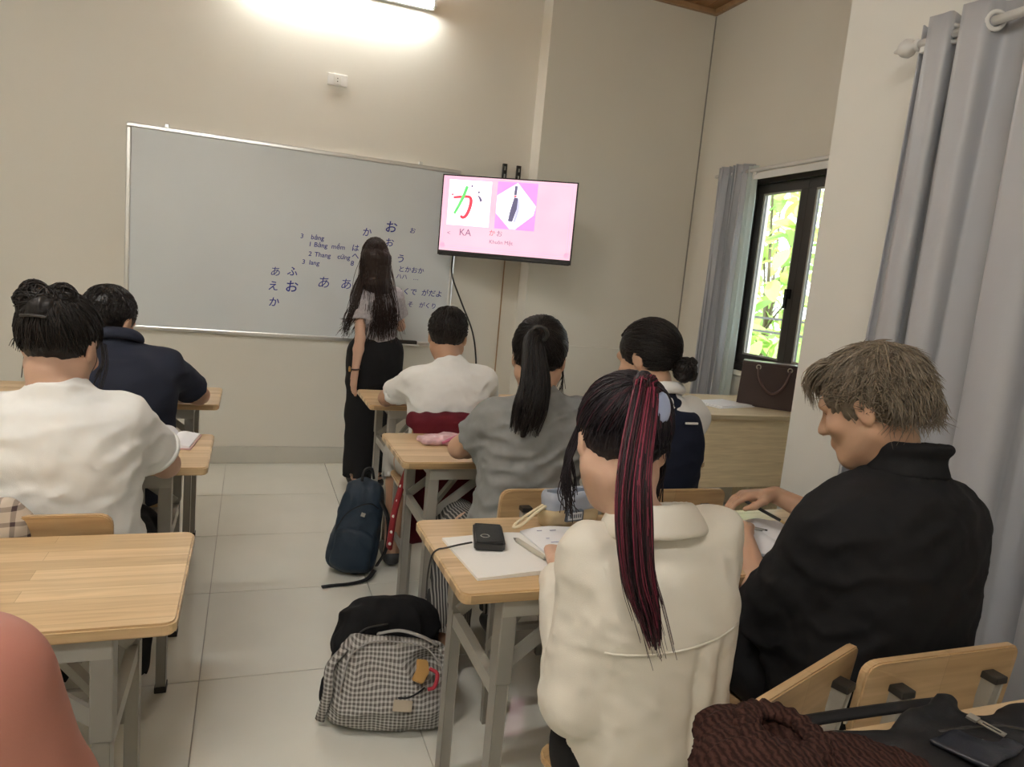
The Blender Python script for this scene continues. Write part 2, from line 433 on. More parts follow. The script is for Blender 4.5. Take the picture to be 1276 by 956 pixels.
        for _ in range(relax):
            e = np.concatenate([F[:, [0, 1]], F[:, [1, 2]], F[:, [2, 3]], F[:, [3, 0]]]); n = len(X)
            deg = np.bincount(e[:, 0], minlength=n) + np.bincount(e[:, 1], minlength=n)
            av = np.stack([np.bincount(e[:, 0], X[e[:, 1], i], n) + np.bincount(e[:, 1], X[e[:, 0], i], n) for i in range(3)], 1) / np.maximum(deg, 1)[:, None]
            X = X * .5 + av * .5
        return X, F
def folds(seed, amp, freq, dirv=None, warp=.6):
    rs = np.random.RandomState(seed); K = []
    for i in range(5):
        d = rs.normal(size=3); d /= np.linalg.norm(d)
        if dirv is not None: d = np.array(dirv, float) + .45 * d; d /= np.linalg.norm(d)
        K.append((d * freq * rs.uniform(.6, 1.6), rs.uniform(0, 6.28), rs.normal(size=3) * freq * .5))
    def fn(P):
        o = 0
        for d, ph, wv in K: o = o + np.sin(P @ d.astype(f32) + f32(ph) + f32(warp * 2) * np.sin(P @ wv.astype(f32)))
        o = o / 5
        return (f32(amp) * (1.6 * np.abs(o) - .4)).astype(f32)
    return fn
def nrm(v): v = np.array(v, float); return v / (np.linalg.norm(v) + 1e-12)
WRITING = [('か', 0.713, 1.583, 0.062, 0.0), ('お', 0.87, 1.633, 0.084, 0.0), ('お', 1.018, 1.628, 0.042, 0.0), ('お', 0.866, 1.531, 0.062, 0.0), ('う', 0.95, 1.432, 0.062, 0.0), ('あ', 0.148, 1.272, 0.067, 0.0), ('ふ', 0.252, 1.282, 0.067, 0.0), ('え', 0.138, 1.179, 0.067, 0.0), ('お', 0.251, 1.183, 0.084, 0.0), ('か', 0.147, 1.076, 0.067, 0.0), ('あ', 0.452, 1.227, 0.084, 0.0), ('あ', 0.597, 1.229, 0.078, 0.0), ('3', 0.301, 1.516, 0.042, 0.0), ('bảng', 0.398, 1.516, 0.042, 0.0), ('1', 0.354, 1.47, 0.042, 0.0), ('Bảng', 0.421, 1.47, 0.042, 0.0), ('mềm', 0.533, 1.47, 0.042, 0.0), ('2', 0.357, 1.408, 0.042, 0.0), ('Thang', 0.436, 1.408, 0.042, 0.0), ('cứng', 0.572, 1.408, 0.042, 0.0), ('3', 0.319, 1.353, 0.042, 0.0), ('lang', 0.386, 1.353, 0.042, 0.0), ('は', 0.644, 1.473, 0.05, 0.0), ('へ', 0.647, 1.421, 0.05, 0.0), ('8', 0.629, 1.372, 0.045, 0.0), ('とかおか', 1.027, 1.364, 0.045, 0.0), ('ハハ', 0.965, 1.314, 0.039, 0.0), ('…', 1.065, 1.314, 0.039, 0.0), ('とくで', 1.004, 1.216, 0.05, 0.0), ('がだよ', 1.184, 1.216, 0.05, 0.0), ('そ', 1.038, 1.13, 0.042, 0.0), ('がくり', 1.161, 1.13, 0.042, 0.0)]
# ---------------------------------------------------------------- the room
WY, WY2, XR, XN, CZ = 4.89, 4.72, 3.108, 2.06, 3.43
floor = struct('floor', box((-2.5, -2.5, -.12), (3.3, 5.1, -.008)), M['grout'])
tl = slab([(-.3135, -.3185), (.3135, -.3185), (.3135, .3185), (-.3135, .3185)], -.012, 0, bev=.0012)
tl.materials.append(M['tile'])
for i in range(-4, 6):
    for j in range(-7, 5):
        x = -.105 + .63 * (i + .5); y = 2.28 + .64 * (j + .5)
        if x < -2.6 or x > 3.3 or y < -2.5 or (x > 2.2 and y < 2.1): continue
        obj('floor_tile', tl, None, floor, (x, y, 0))
struct('wall_front', box((-2.5, WY, -.1), (1.86, 5.1, 3.6)), M['wall'])
struct('wall_front_projection', box((1.83, WY2, -.1), (3.3, 5.1, 3.6)), M['wall'])
struct('wall_left', box((-2.5, -2.5, -.1), (-2.3, 4.95, 3.6)), M['wall'])
struct('wall_back', box((-2.5, -2.5, -.1), (3.3, -2.3, 3.6)), M['wall'])
struct('wall_right_near', box((XN, -2.4, -.1), (3.3, 2.25, 3.6)), M['wall_white'])
WIN = (3.02, 4.06, .90, 2.18)
struct('wall_right', boxes([((XR, 2.2, -.1), (3.28, WIN[0], 3.6)), ((XR, WIN[1], -.1), (3.28, 4.8, 3.6)), ((XR, WIN[0], -.1), (3.28, WIN[1], WIN[2])), ((XR, WIN[0], WIN[3]), (3.28, WIN[1], 3.6))]), M['wall'])
ceiling = struct('ceiling', box((-2.5, -2.5, CZ + .02), (3.3, 5.1, CZ + .15)), M['ceil'])
pl = box((-.0485, -3.75, CZ), (.0485, 3.75, CZ + .03), bev=.004); pl.materials.append(M['ceil'])
for i in range(58): obj('ceiling_plank', pl, None, ceiling, (-2.45 + .1 * i, 1.3, 0))
struct('trim_1', box((-2.3, WY - .035, CZ - .04), (1.83, WY, CZ), bev=.008), M['trim_wood'])
struct('trim_2', box((1.80, WY2 - .035, CZ - .04), (XR, WY2, CZ), bev=.008), M['trim_wood'])
struct('trim_3', box((XR - .035, 2.25, CZ - .04), (XR, WY2 - .03, CZ), bev=.008), M['trim_wood'])
struct('trim_4', box((1.95, WY2 - .03, 0), (2.62, WY2, .93), bev=.004), M['wall'])
struct('trim_5', box((XR - .007, WY2 - .007, 0), (XR, WY2, CZ - .04)), M['steel'])
struct('baseboard_front', box((-2.3, WY - .014, 0), (1.83, WY, .115), bev=.004), M['base'])
struct('baseboard_front_projection', box((1.83, WY2 - .045, 0), (XR, WY2, .115), bev=.004), M['base'])
struct('baseboard_right', box((XN - .014, -2.3, 0), (XN, 2.25, .115), bev=.004), M['base'])
struct('baseboard_left', box((-2.3, -2.3, 0), (-2.286, WY - .014, .115), bev=.004), M['base'])

# window in the far right wall
win = bpy.data.objects.new('window_1', None); C.objects.link(win); win['kind'] = 'structure'; win.location = (XR + .06, WIN[0], WIN[2])
Wd, Hh = WIN[1] - WIN[0], WIN[3] - WIN[2]
def ring_boxes(y0, y1, z0, z1, t, x0, x1): return [((x0, y0, z0), (x1, y1, z0 + t)), ((x0, y0, z1 - t), (x1, y1, z1)), ((x0, y0, z0 + t), (x1, y0 + t, z1 - t)), ((x0, y1 - t, z0 + t), (x1, y1, z1 - t))]
obj('window_frame', boxes(ring_boxes(0, Wd, 0, Hh, .05, -.06, .05), .003), M['frame'], win)
gm, n_, l_, b_ = newmat('window_glass'); setin(b_, Roughness=0.02, IOR=1.45); b_.inputs['Transmission Weight'].default_value = 1; b_.inputs['Base Color'].default_value = (.97, 1, .98, 1)
for k in (0, 1):
    y0 = .052 + k * (Wd / 2 - .052); y1 = y0 + Wd / 2 - .054
    sh = obj('sash', boxes(ring_boxes(y0, y1, .052, Hh - .052, .06, -.045, .0), .004), M['frame'], win)
    obj('pane', box((-.026, y0 + .055, .107), (-.020, y1 - .055, Hh - .107)), gm, sh)
    obj('glazing_bead', boxes(ring_boxes(y0 + .056, y1 - .056, .108, Hh - .108, .016, -.04, -.03)), M['steel2'], sh)
    if k == 1: obj('window_handle', boxes([((-.065, y0 + .018, .50), (-.045, y0 + .04, .56)), ((-.085, y0 + .02, .44), (-.065, y0 + .038, .56))], .003), M['black'], sh)
struct('window_sill', box((XR - .03, WIN[0] - .03, WIN[2] - .03), (XR + .02, WIN[1] + .03, WIN[2] - .001), bev=.004), M['wall_white'])

# outside: ground, fence, plants
struct('ground_outside', box((3.3, -3, -.5), (40, 40, -.4)), mk('earth', (.16, .20, .08), .9))
rl = thing('garden_fence', 'dark metal garden fence rails beyond the window', 'fence', (4.35, 5.2, -.4))
for z in (1.52, 1.64): obj('rail', bar((0, -2.2, z), (.0, 2.6, z), .02, .02), M['frame'], rl)
for y in (-2.0, -.9, 2.4): obj('post', bar((0, y, 0), (0, y, 1.7), .04, .04, up=(1, 0, 0)), M['frame'], rl)
def leafmat(name, c):
    m, n, l, b = newmat(name); b.inputs['Base Color'].default_value = col(c); setin(b, Roughness=.4)
    tr = n.new('ShaderNodeBsdfTranslucent'); tr.inputs[0].default_value = col([c[0] * 1.2, c[1] * 1.2, c[2]]); ms = n.new('ShaderNodeMixShader'); ms.inputs[0].default_value = .45
    l.new(b.outputs[0], ms.inputs[1]); l.new(tr.outputs[0], ms.inputs[2]); l.new(ms.outputs[0], n['Material Output'].inputs[0]); return m
LM = [leafmat('leaf_light', (.38, .55, .16)), leafmat('leaf_mid', (.24, .42, .13)), leafmat('leaf_yellow', (.52, .62, .22))]
def leaf_mesh(L, Wl, m):
    V = []; F = []
    for i in range(7):
        t = i / 6; wv = Wl * math.sin(PI * min(1, t * .92 + .05)) ** .8
        for s in (-1, 0, 1): V.append((s * wv, L * t, -.12 * L * t * t + abs(s) * wv * .35))
    for i in range(6):
        for s in (0, 1): a = i * 3 + s; F.append((a, a + 1, a + 4, a + 3))
    me = me_from(V, F); me.materials.append(m); return me
leaves = [leaf_mesh(.17, .05, LM[0]), leaf_mesh(.14, .045, LM[1]), leaf_mesh(.12, .04, LM[2])]
rs = np.random.RandomState(5)
def plant(label, loc, box_, n, trunk, kinds):
    t = thing('leafy_tree', label, 'tree', loc)
    obj('trunk', tube([(0, 0, 0)] + trunk, [.045, .02, .012], 6, 10), mk('bark', (.12, .09, .06), .9), t)
    for i in range(n):
        p = [rs.uniform(a, b) for a, b in box_]
        o = obj('leaf', leaves[kinds[i % len(kinds)]], None, t, p)
        o.rotation_euler = (rs.uniform(-1.2, .5), rs.uniform(-.6, .6), rs.uniform(0, 6.28)); o.scale = [rs.uniform(1.0, 1.9)] * 3
    for i in range(5):
        e = [rs.uniform(a, b) for a, b in box_]
        obj('branch', tube([trunk[0], ((trunk[0][0] + e[0]) / 2, (trunk[0][1] + e[1]) / 2, (trunk[0][2] + e[2]) / 2 + .15), e], [.014, .004], 5, 8), bpy.data.materials['bark'], t)
plant('broad-leaved garden tree right behind the window glass', (4.9, 5.95, -.4), [(-.35, .35), (-.75, .75), (1.35, 3.1)], 210, [(.05, 0, 1.5), (0, .1, 2.9)], (0, 2, 0, 1))
plant('low broad-leaved shrub below the tree outside the window', (4.55, 5.45, -.4), [(-.3, .3), (-.6, .7), (.9, 1.55)], 90, [(.0, 0, .6), (0, .1, 1.4)], (0, 0, 1))
plant('tall pale-leaved tree far behind the other garden plants', (7.0, 8.4, -.4), [(-.6, .6), (-1.3, 1.3), (1.2, 3.9)], 260, [(.05, 0, 1.6), (0, .1, 4)], (2, 1, 0))

# curtains
def pleats(name, parent, mat, length, n, amp, z0, z1, thick=.004, seed=0, flare=1.0, twist=0):
    rs = np.random.RandomState(seed); ns = n * 12; nz = 16; V = []; 
    ph = np.cumsum(rs.uniform(.8, 1.25, ns + 1)); ph = ph / ph[-1] * n * 2 * PI
    for i in range(nz + 1):
        t = i / nz; z = z1 + (z0 - z1) * t; a = amp * (1 + .35 * t)
        for j in range(ns + 1):
            u = j / ns; y = length * u * (1 + (flare - 1) * t)
            x = a * math.sin(ph[j] + .35 * math.sin(3 * t + u * 9)) + .3 * a * math.sin(ph[j] * .37 + 2 * t)
            V.append((x, y + .25 * a * math.sin(2 * ph[j] + t), z))
    F = [(i * (ns + 1) + j, (i + 1) * (ns + 1) + j, (i + 1) * (ns + 1) + j + 1, i * (ns + 1) + j + 1) for i in range(nz) for j in range(ns)]
    o = obj(name, me_from(V, F), mat, parent)
    md = o.modifiers.new('cloth thickness', 'SOLIDIFY'); md.thickness = thick
    return o
RODZ = 2.205
# far curtain
cr = thing('curtain', 'narrow bunched grey curtain beside the dark-framed window', 'curtain', (XR - .075, 4.0, 0))
pleats('curtain_panel', cr, M['curtain'], .30, 6, .040, .55, RODZ + .05, seed=1)
obj('curtain_lining', box((0, 0, 0), (.001, .001, .001)), M['rod'], cr) if False else None
sm_, n_, l_, b_ = newmat('sheer_white'); b_.inputs['Base Color'].default_value = (.80, .86, .84, 1); setin(b_, Roughness=.6)
tr = n_.new('ShaderNodeBsdfTranslucent'); tr.inputs[0].default_value = (.82, .88, .86, 1); ms = n_.new('ShaderNodeMixShader'); ms.inputs[0].default_value = .5
l_.new(b_.outputs[0], ms.inputs[1]); l_.new(tr.outputs[0], ms.inputs[2]); l_.new(ms.outputs[0], n_['Material Output'].inputs[0])
sp = pleats('curtain_lining', cr, sm_, .075, 2, .014, .55, RODZ + .03, seed=3, thick=.002); sp.location = (0, -.075, 0)
rd = thing('curtain_rod', 'thin white curtain rod above the dark-framed window', 'curtain rod', (XR - .075, 3.3, RODZ))
obj('rod', tube([(0, -1.03, 0), (0, 1.06, 0)], .014, 10), M['rod'], rd)
obj('bracket', boxes([((-.01, .62, -.03), (.075, .65, -.012))]), M['rod'], rd); obj('bracket', boxes([((-.01, -.9, -.03), (.075, -.87, -.012))]), M['rod'], rd)
obj('pelmet_tape', box((-.006, -1.0, -.06), (.004, .66, -.02)), M['rod'], rd)
# near curtain
XC = XN - .10
rd = thing('curtain_rod', 'white curtain rod with pointed finial above the large grey curtain', 'curtain rod', (XC, 0, RODZ))
obj('rod', tube([(0, -1.6, 0), (0, 1.83, 0)], .0135, 12), M['rod'], rd)
obj('finial', lathe([(.0, .0), (.014, .0), (.019, .006), (.019, .012), (.013, .018), (.026, .034), (.030, .048), (.024, .064), (.010, .080), (.003, .098), (0, .1)], 16, axis=1, c=(0, 1.82, 0)), M['rod'], rd)
for y in (1.80, -1.2): obj('bracket', boxes([((-.008, y - .012, -.03), (.1, y + .012, -.012)), ((.092, y - .02, -.05), (.1, y + .02, .03))], .002), M['rod'], rd)
cu = thing('curtain', 'large floor-length grey satin curtain with eyelets hanging beside the wall', 'curtain', (XC, -.6, 0))
V = []; ns = 300; nz = 22; Ly = 2.42
rs = np.random.RandomState(2)
def fold(u):   # tight folds at the far end, wide soft ones further on
    s = Ly - u
    return 2 * PI * ((s / .115) if s < .22 else (1.91 + (s - .22) / .27))
for i in range(nz + 1):
    t = i / nz; z = RODZ + .06 + (.03 - RODZ - .06) * t
    for j in range(ns + 1):
        u = Ly * j / ns; s = Ly - u; a = np.interp(s, [0, .25, .5, 3], [.030, .040, .062, .062]) * (1 + .15 * math.sin(2.2 * t + u * 3))
        p = fold(u); x = a * math.sin(p + .25 * math.sin(2.5 * t + u)) + .008 * math.sin(3 * p + 4 * t)
        V.append((x, u + .02 * math.sin(p * 2) * (1 + t) - .12 * t * math.exp(-s * 2.0) * 0 + .05 * t * math.exp(-s * 3), z))
F = [(i * (ns + 1) + j, i * (ns + 1) + j + 1, (i + 1) * (ns + 1) + j + 1, (i + 1) * (ns + 1) + j) for i in range(nz) for j in range(ns)]
o = obj('curtain_panel', me_from(V, F), M['curtain'], cu); md = o.modifiers.new('cloth thickness', 'SOLIDIFY'); md.thickness = .004
prev = None
for j in range(ns):
    a, b = math.sin(fold(Ly * j / ns)), math.sin(fold(Ly * (j + 1) / ns))
    if a * b < 0:
        y = Ly * (j + .5) / ns
        obj('eyelet', torus(.024, .007, (0, y, RODZ), (.5, 1, 0), 18, 8), M['rod'], cu)

# ---------------------------------------------------------------- lamps of the room
tubemat = emit('lit_tube', (1, 1, .97), TUBE_POWER); walltube = emit('lit_wall_tube', (1, 1, .97), TUBE_POWER * .65)
def tube_lamp(label, loc, rotz, wall=False, L=1.2):
    t = thing('tube_lamp', label, 'lamp', loc, rotz)
    if wall:
        obj('housing', box((-L / 2, .0, -.03), (L / 2, .04, .03), bev=.006), M['white_plastic'], t)
        obj('lit_tube', tube([(-L / 2 + .02, -.03, 0), (L / 2 - .02, -.03, 0)], .019, 10), walltube, t)
        for s in (-1, 1): obj('end_cap', box((s * L / 2 - .02, -.052, -.022), (s * L / 2 + .0, .0, .022), bev=.004), M['white_plastic'], t)
    else:
        obj('housing', box((-L / 2, -.045, -.04), (L / 2, .045, 0), bev=.006), M['white_plastic'], t)
        for s in (-1, 1):
            obj('lit_tube', tube([(-L / 2 + .02, s * .03, -.06), (L / 2 - .02, s * .03, -.06)], .016, 10), tubemat, t)
            obj('end_cap', box((s * L / 2 - .02, -.05, -.078), (s * L / 2, .05, -.03), bev=.004), M['white_plastic'], t)
tube_lamp('bright white tube lamp on the front wall above the whiteboard', (.46, WY - .042, 3.075), 0, wall=True)
tube_lamp('twin tube ceiling lamp above the near row of desks', (-.95, 1.3, CZ), 0)
tube_lamp('twin tube ceiling lamp at the back of the room', (-.6, -1.0, CZ), 0)
# ---------------------------------------------------------------- whiteboard
BX0, BX1, BZ0, BZ1 = -.712, 1.325, .852, 2.068
wb = thing('whiteboard', 'wide white writing board with aluminium frame and blue marker writing', 'whiteboard', (0, WY, 0))
surf = obj('writing_surface', box((BX0 + .01, -.024, BZ0 + .01), (BX1 - .01, -.006, BZ1 - .01)), M['board'], wb)
fr = .026
for nm, lo, hi in (('frame_top', (BX0, -.034, BZ1 - fr), (BX1, 0, BZ1)), ('frame_bottom', (BX0, -.036, BZ0), (BX1, 0, BZ0 + fr)), ('frame_side', (BX0, -.034, BZ0 + fr), (BX0 + fr, 0, BZ1 - fr)), ('frame_side', (BX1 - fr, -.034, BZ0 + fr), (BX1, 0, BZ1 - fr))):
    obj(nm, box(lo, hi, bev=.006), M['alu'], wb)
for x in (-.50, 1.045): obj('hanging_clip', boxes([((x - .012, -.016, BZ1), (x + .012, 0, BZ1 + .022))], .003), M['alu'], wb)
def write(parent, s, x, z, size, mat, y=-.0255, shear=.1, rot=0, sx=1, name='handwriting', align='CENTER'):
    o = obj(name, text_me(s, size, shear, align, .010 if name == 'handwriting' and s != 'あ' else 0), mat, parent); o.location = (x, y, z); o.rotation_euler = (PI / 2, 0, 0); o.scale = (sx, 1, 1)
    if rot: o.rotation_euler = (PI / 2, rot, 0)
    return o
for s, x, z, sz, rt in WRITING:
    write(surf, s, x, z, sz, M['ink'], rot=rt)
er = thing('board_eraser', 'black felt eraser with white back on the whiteboard ledge', 'eraser', (1.02, WY - .055, BZ0 + .004))
obj('felt', box((-.075, -.025, .006), (.075, .022, .030), bev=.006), M['cap'], er); obj('backing', box((-.09, -.028, -.004), (.09, .05, .006), bev=.003), M['white_plastic'], er)

# ---------------------------------------------------------------- wall socket
sk = thing('wall_socket', 'small white two-pin socket high on the front wall', 'socket', (.473, WY, 2.515))
obj('plate', box((-.062, -.012, -.036), (.062, 0, .036), bev=.004), M['white_plastic'], sk)
obj('insert', box((-.024, -.014, -.024), (.024, -.010, .024), bev=.002), M['wall_white'], sk)
for s in (-1, 1): obj('pin_hole', lathe([(0, -.0146), (.0035, -.0146), (.0035, -.012)], 10, axis=1, c=(0, 0, s * .009)), M['cap'], sk)

# ---------------------------------------------------------------- television on a swivel mount
tv = thing('television', 'flat screen television showing a pink slide with a hiragana letter', 'television', (1.532, 4.43, 1.744), math.atan2(-.46, .76))
TW, TH = .444, .258
obj('back_case', box((-TW + .01, .018, -TH + .01), (TW - .01, .05, TH - .01), bev=.01), M['black'], tv)
obj('rear_bulge', box((-.28, .045, -.2), (.28, .085, .1), bev=.02), M['black'], tv)
obj('bezel', boxes([((-TW, -.006, TH - .008), (TW, .02, TH)), ((-TW, -.006, -TH), (TW, .02, -TH + .03)), ((-TW, -.006, -TH + .03), (-TW + .008, .02, TH - .008)), ((TW - .008, -.006, -TH + .03), (TW, .02, TH - .008))], .002), M['black'], tv)
obj('speaker_bar', box((-TW + .01, -.012, -TH - .004), (TW - .01, .015, -TH + .014), bev=.004), M['black'], tv)
TVS = 1.0
pinkm, n_, l_, b_ = newmat('screen_pink'); setin(b_, Roughness=.3); b_.inputs['Base Color'].default_value = (.02, .02, .02, 1)
tc = n_.new('ShaderNodeTexCoord'); nz = n_.new('ShaderNodeTexNoise'); nz.inputs['Scale'].default_value = 2.5; l_.new(tc.outputs['Object'], nz.inputs['Vector'])
mx = n_.new('ShaderNodeMix'); mx.data_type = 'RGBA'; mx.inputs[6].default_value = (.98, .42, .58, 1); mx.inputs[7].default_value = (1, .68, .76, 1); l_.new(nz.outputs['Fac'], mx.inputs[0])
l_.new(mx.outputs[2], b_.inputs['Emission Color']); b_.inputs['Emission Strength'].default_value = TVS
scr = obj('screen', box((-TW + .006, -.003, -TH + .028), (TW - .006, .012, TH - .006)), pinkm, tv)
sx0, sx1, sz1, sz0 = -TW + .008, TW - .008, TH - .008, -TH + .03
def U(u): return sx0 + (sx1 - sx0) * u
def Vv(v): return sz1 + (sz0 - sz1) * v
def scr_poly(name, pts, mat, d=.0006):
    return obj(name, prism([(U(u), Vv(v)) for u, v in pts], -.003 - d, -.003), mat, scr)
def q(u0, v0, u1, v1): return [(u0, v0), (u1, v0), (u1, v1), (u0, v1)]
E_ = lambda nme, c: emit(nme, c, TVS)
eline = E_('slide_line', (.75, .30, .45)); ewhite = E_('slide_white', (1, .88, .97)); epink = E_('slide_hot_pink', (.98, .26, .62)); ered = E_('slide_red', (.85, .05, .08)); egreen = E_('slide_green', (.12, .55, .15)); egrey = E_('slide_grey', (.10, .09, .16)); edark = E_('slide_text', (.20, .08, .16)); epale = E_('slide_pale', (.86, .86, .95)); eflow = E_('slide_flower', (.95, .30, .42))
for a in ((.018, .03, .982, .034), (.018, .955, .982, .959), (.018, .03, .0205, .959), (.9795, .03, .982, .959), (.03, .93, .97, .933), (.965, .05, .967, .93)): scr_poly('slide_rule', q(*a), eline)
scr_poly('slide_frame', q(.045, .045, .372, .655), E_('slide_frame', (.75, .45, .6))); scr_poly('slide_card', q(.047, .049, .370, .650), ewhite, .0009)
scr_poly('slide_picture', q(.415, .035, .715, .655), epink, .0007); scr_poly('slide_picture_field', [(.565, .04), (.713, .33), (.70, .45), (.57, .65), (.53, .65), (.417, .45), (.417, .22)], epale, .001)
def stroke(name, pts, w, mat, d=.0016, n=20):
    P = catmull([(U(u), -.003, Vv(v)) for u, v in pts], n); T = np.gradient(P, axis=0); T /= np.linalg.norm(T, axis=1)[:, None]; Nn = np.stack([T[:, 2], 0 * T[:, 0], -T[:, 0]], 1)
    ww = np.interp(np.linspace(0, 1, n), np.linspace(0, 1, len(w)), w)[:, None]; A = P + Nn * ww; B = P - Nn * ww; A[:, 1] -= d; B[:, 1] -= d
    V = np.vstack([A, B]); return obj(name, me_from(V, [(i, i + 1, n + i + 1, n + i) for i in range(n - 1)], smooth=False), mat, scr)
stroke('letter_stroke', [(.085, .285), (.15, .27), (.205, .265), (.222, .32), (.212, .43), (.19, .52), (.165, .545), (.15, .52)], [.007, .009, .011, .010, .008], ered, .0016)
stroke('letter_stroke', [(.185, .125), (.165, .24), (.135, .37), (.10, .50)], [.010, .010, .008], egreen, .0020)
stroke('letter_stroke', [(.270, .24), (.287, .27), (.300, .315)], [.003, .006, .009], egrey, .0016)
for u, v, m_ in ((.07, .24, ered), (.215, .115, egrey), (.27, .19, egrey)): stroke('stroke_number', [(u, v), (u + .012, v + .012)], [.006, .006], m_, n=5)
stroke('knife_handle', [(.555, .08), (.553, .20)], [.009, .008], egrey); stroke('knife_ferrule', [(.553, .205), (.553, .225)], [.008, .008], ered, n=4)
scr_poly('knife_blade', [(.546, .23), (.575, .235), (.572, .38), (.546, .555), (.513, .545), (.523, .42)], egrey, .0018); scr_poly('knife_edge', [(.575, .24), (.592, .29), (.59, .40), (.57, .56), (.552, .557), (.572, .38)], E_('knife_edge', (.45, .45, .62)), .0016)
for s, u, v, sz, m_, al in (('KA', .195, .745, .062, edark, 'CENTER'), ('<', .068, .765, .04, edark, 'CENTER'), ('か', .402, .725, .043, ered, 'CENTER'), ('お', .458, .728, .043, edark, 'CENTER'), ('Khuôn Mặt', .475, .84, .034, edark, 'CENTER')):
    write(scr, s, U(u), Vv(v), sz, m_, y=-.0042, shear=0, name='slide_text')
for u, v in ((.025, .93), (.972, .94)):
    for k in range(5):
        a = k * 2 * PI / 5; scr_poly('slide_flower', [(u + .011 * math.cos(a) + .010 * math.cos(b), v + .02 * math.sin(a) + .017 * math.sin(b)) for b in np.linspace(0, 5.2, 6)], eflow, .0012 + k * .00006)
mt = thing('television_mount', 'black steel wall mount rails and arm behind the television', 'wall mount', (1.69, WY, 0))
for s in (-1, 1):
    r = obj('rail', boxes([((s * .052 - .016, -.03, 1.60), (s * .052 + .016, -.012, 2.16))], .002), M['black'], mt)
    obj('slot', boxes([((s * .052 - .005, -.0312, 2.02), (s * .052 + .005, -.0298, 2.09)), ((s * .052 - .005, -.0312, 2.115), (s * .052 + .005, -.0298, 2.14))]), M['steel2'], r)
obj('wall_plate', box((-.10, -.014, 1.6), (.10, 0, 1.9), bev=.003), M['black'], mt)
obj('arm', bar((0, -.02, 1.75), (-.06, -.27, 1.75), .05, .06), M['black'], mt); obj('arm', bar((-.06, -.27, 1.75), (-.10, -.355, 1.75), .05, .06), M['black'], mt)
obj('tv_cable', tube([(1.26, 4.66, 1.50), (1.29, 4.76, 1.36), (1.40, 4.865, 1.18), (1.50, 4.87, .98), (1.545, 4.875, .80), (1.56, 4.87, .60), (1.57, 4.875, .30), (1.57, 4.87, .02)], .006, 6, 40), M['cap'], label='black cable sagging down the wall from the television', cat='cable')
obj('cable_duct', box((1.702, WY - .008, .12), (1.709, WY, 1.62)), M['trim_wood'], label='thin dark vertical cable line on the wall below the television', cat='cable')

# ---------------------------------------------------------------- student desks and chairs
DZ = .72
def make_desk(label):
    t = thing('school_desk', label, 'desk', group='wooden school desks with grey steel legs')
    poly = [(p[0], p[1]) for p in rrect(0, 0, 1.2, .44, .022)]
    obj('desk_top', slab(poly, DZ - .024, DZ, bev=.004), M['desk'], t)
    for x in (.115, 1.085):
        d = 1 if x < .6 else -1
        for y in (.045, .395):
            lg = obj('leg', bar((x, y, .0), (x, y, DZ - .024), .028, .038, up=(0, 1, 0), bev=.002), M['steel'], t)
            obj('socket', box((x - .018, y - .024, .50), (x + .018, y + .024, DZ - .024), bev=.003), M['steel'], lg)
            obj('foot', box((x - .017, y - .022, 0), (x + .017, y + .022, .02), bev=.002), M['cap'], lg)
        obj('side_bar', bar((x, .06, .47), (x, .38, .47), .022, .036), M['steel2'], t)
        obj('top_rail', bar((x, .03, DZ - .042), (x, .41, DZ - .042), .03, .032), M['steel'], t)
        for y in (.075, .365): obj('brace', bar((x, y, .50), (x + d * .24, y, DZ - .03), .012, .028), M['steel2'], t)
        obj('fold_arm', bar((x + d * .035, .22, .47), (x + d * .20, .22, DZ - .03), .03, .014), M['steel2'], t)
    for y in (.03, .41): obj('long_rail', bar((.10, y, DZ - .046), (1.10, y, DZ - .046), .02, .04), M['steel2'], t)
    return t
desk0 = make_desk('wooden desk with the power bank and open notebooks beside the cream shirt')
desk0.location = (.417, 1.272, 0)
DG = 'wooden school desks with grey steel legs'
dup(desk0, (.498, 2.262, 0), 0, 'wooden desk carrying the pink pouch in front of the grey shirt', DG)
dup(desk0, (.543, 3.27, 0), 0, 'wooden desk in the row of the white T-shirt boy, closest to the television', DG)
dup(desk0, (.58, .302, 0), 0, 'wooden desk with the brown sweater and black bag in the corner', DG)
dup(desk0, (-.095, 1.682, 0), PI, 'empty wooden desk in front of the bare shoulder', DG)
dup(desk0, (-.097, 2.648, 0), PI, 'wooden desk with a white paper at the arm of the white T-shirt woman', DG)
dup(desk0, (-.104, 3.62, 0), PI, 'wooden desk under the forearm of the navy polo shirt', DG)
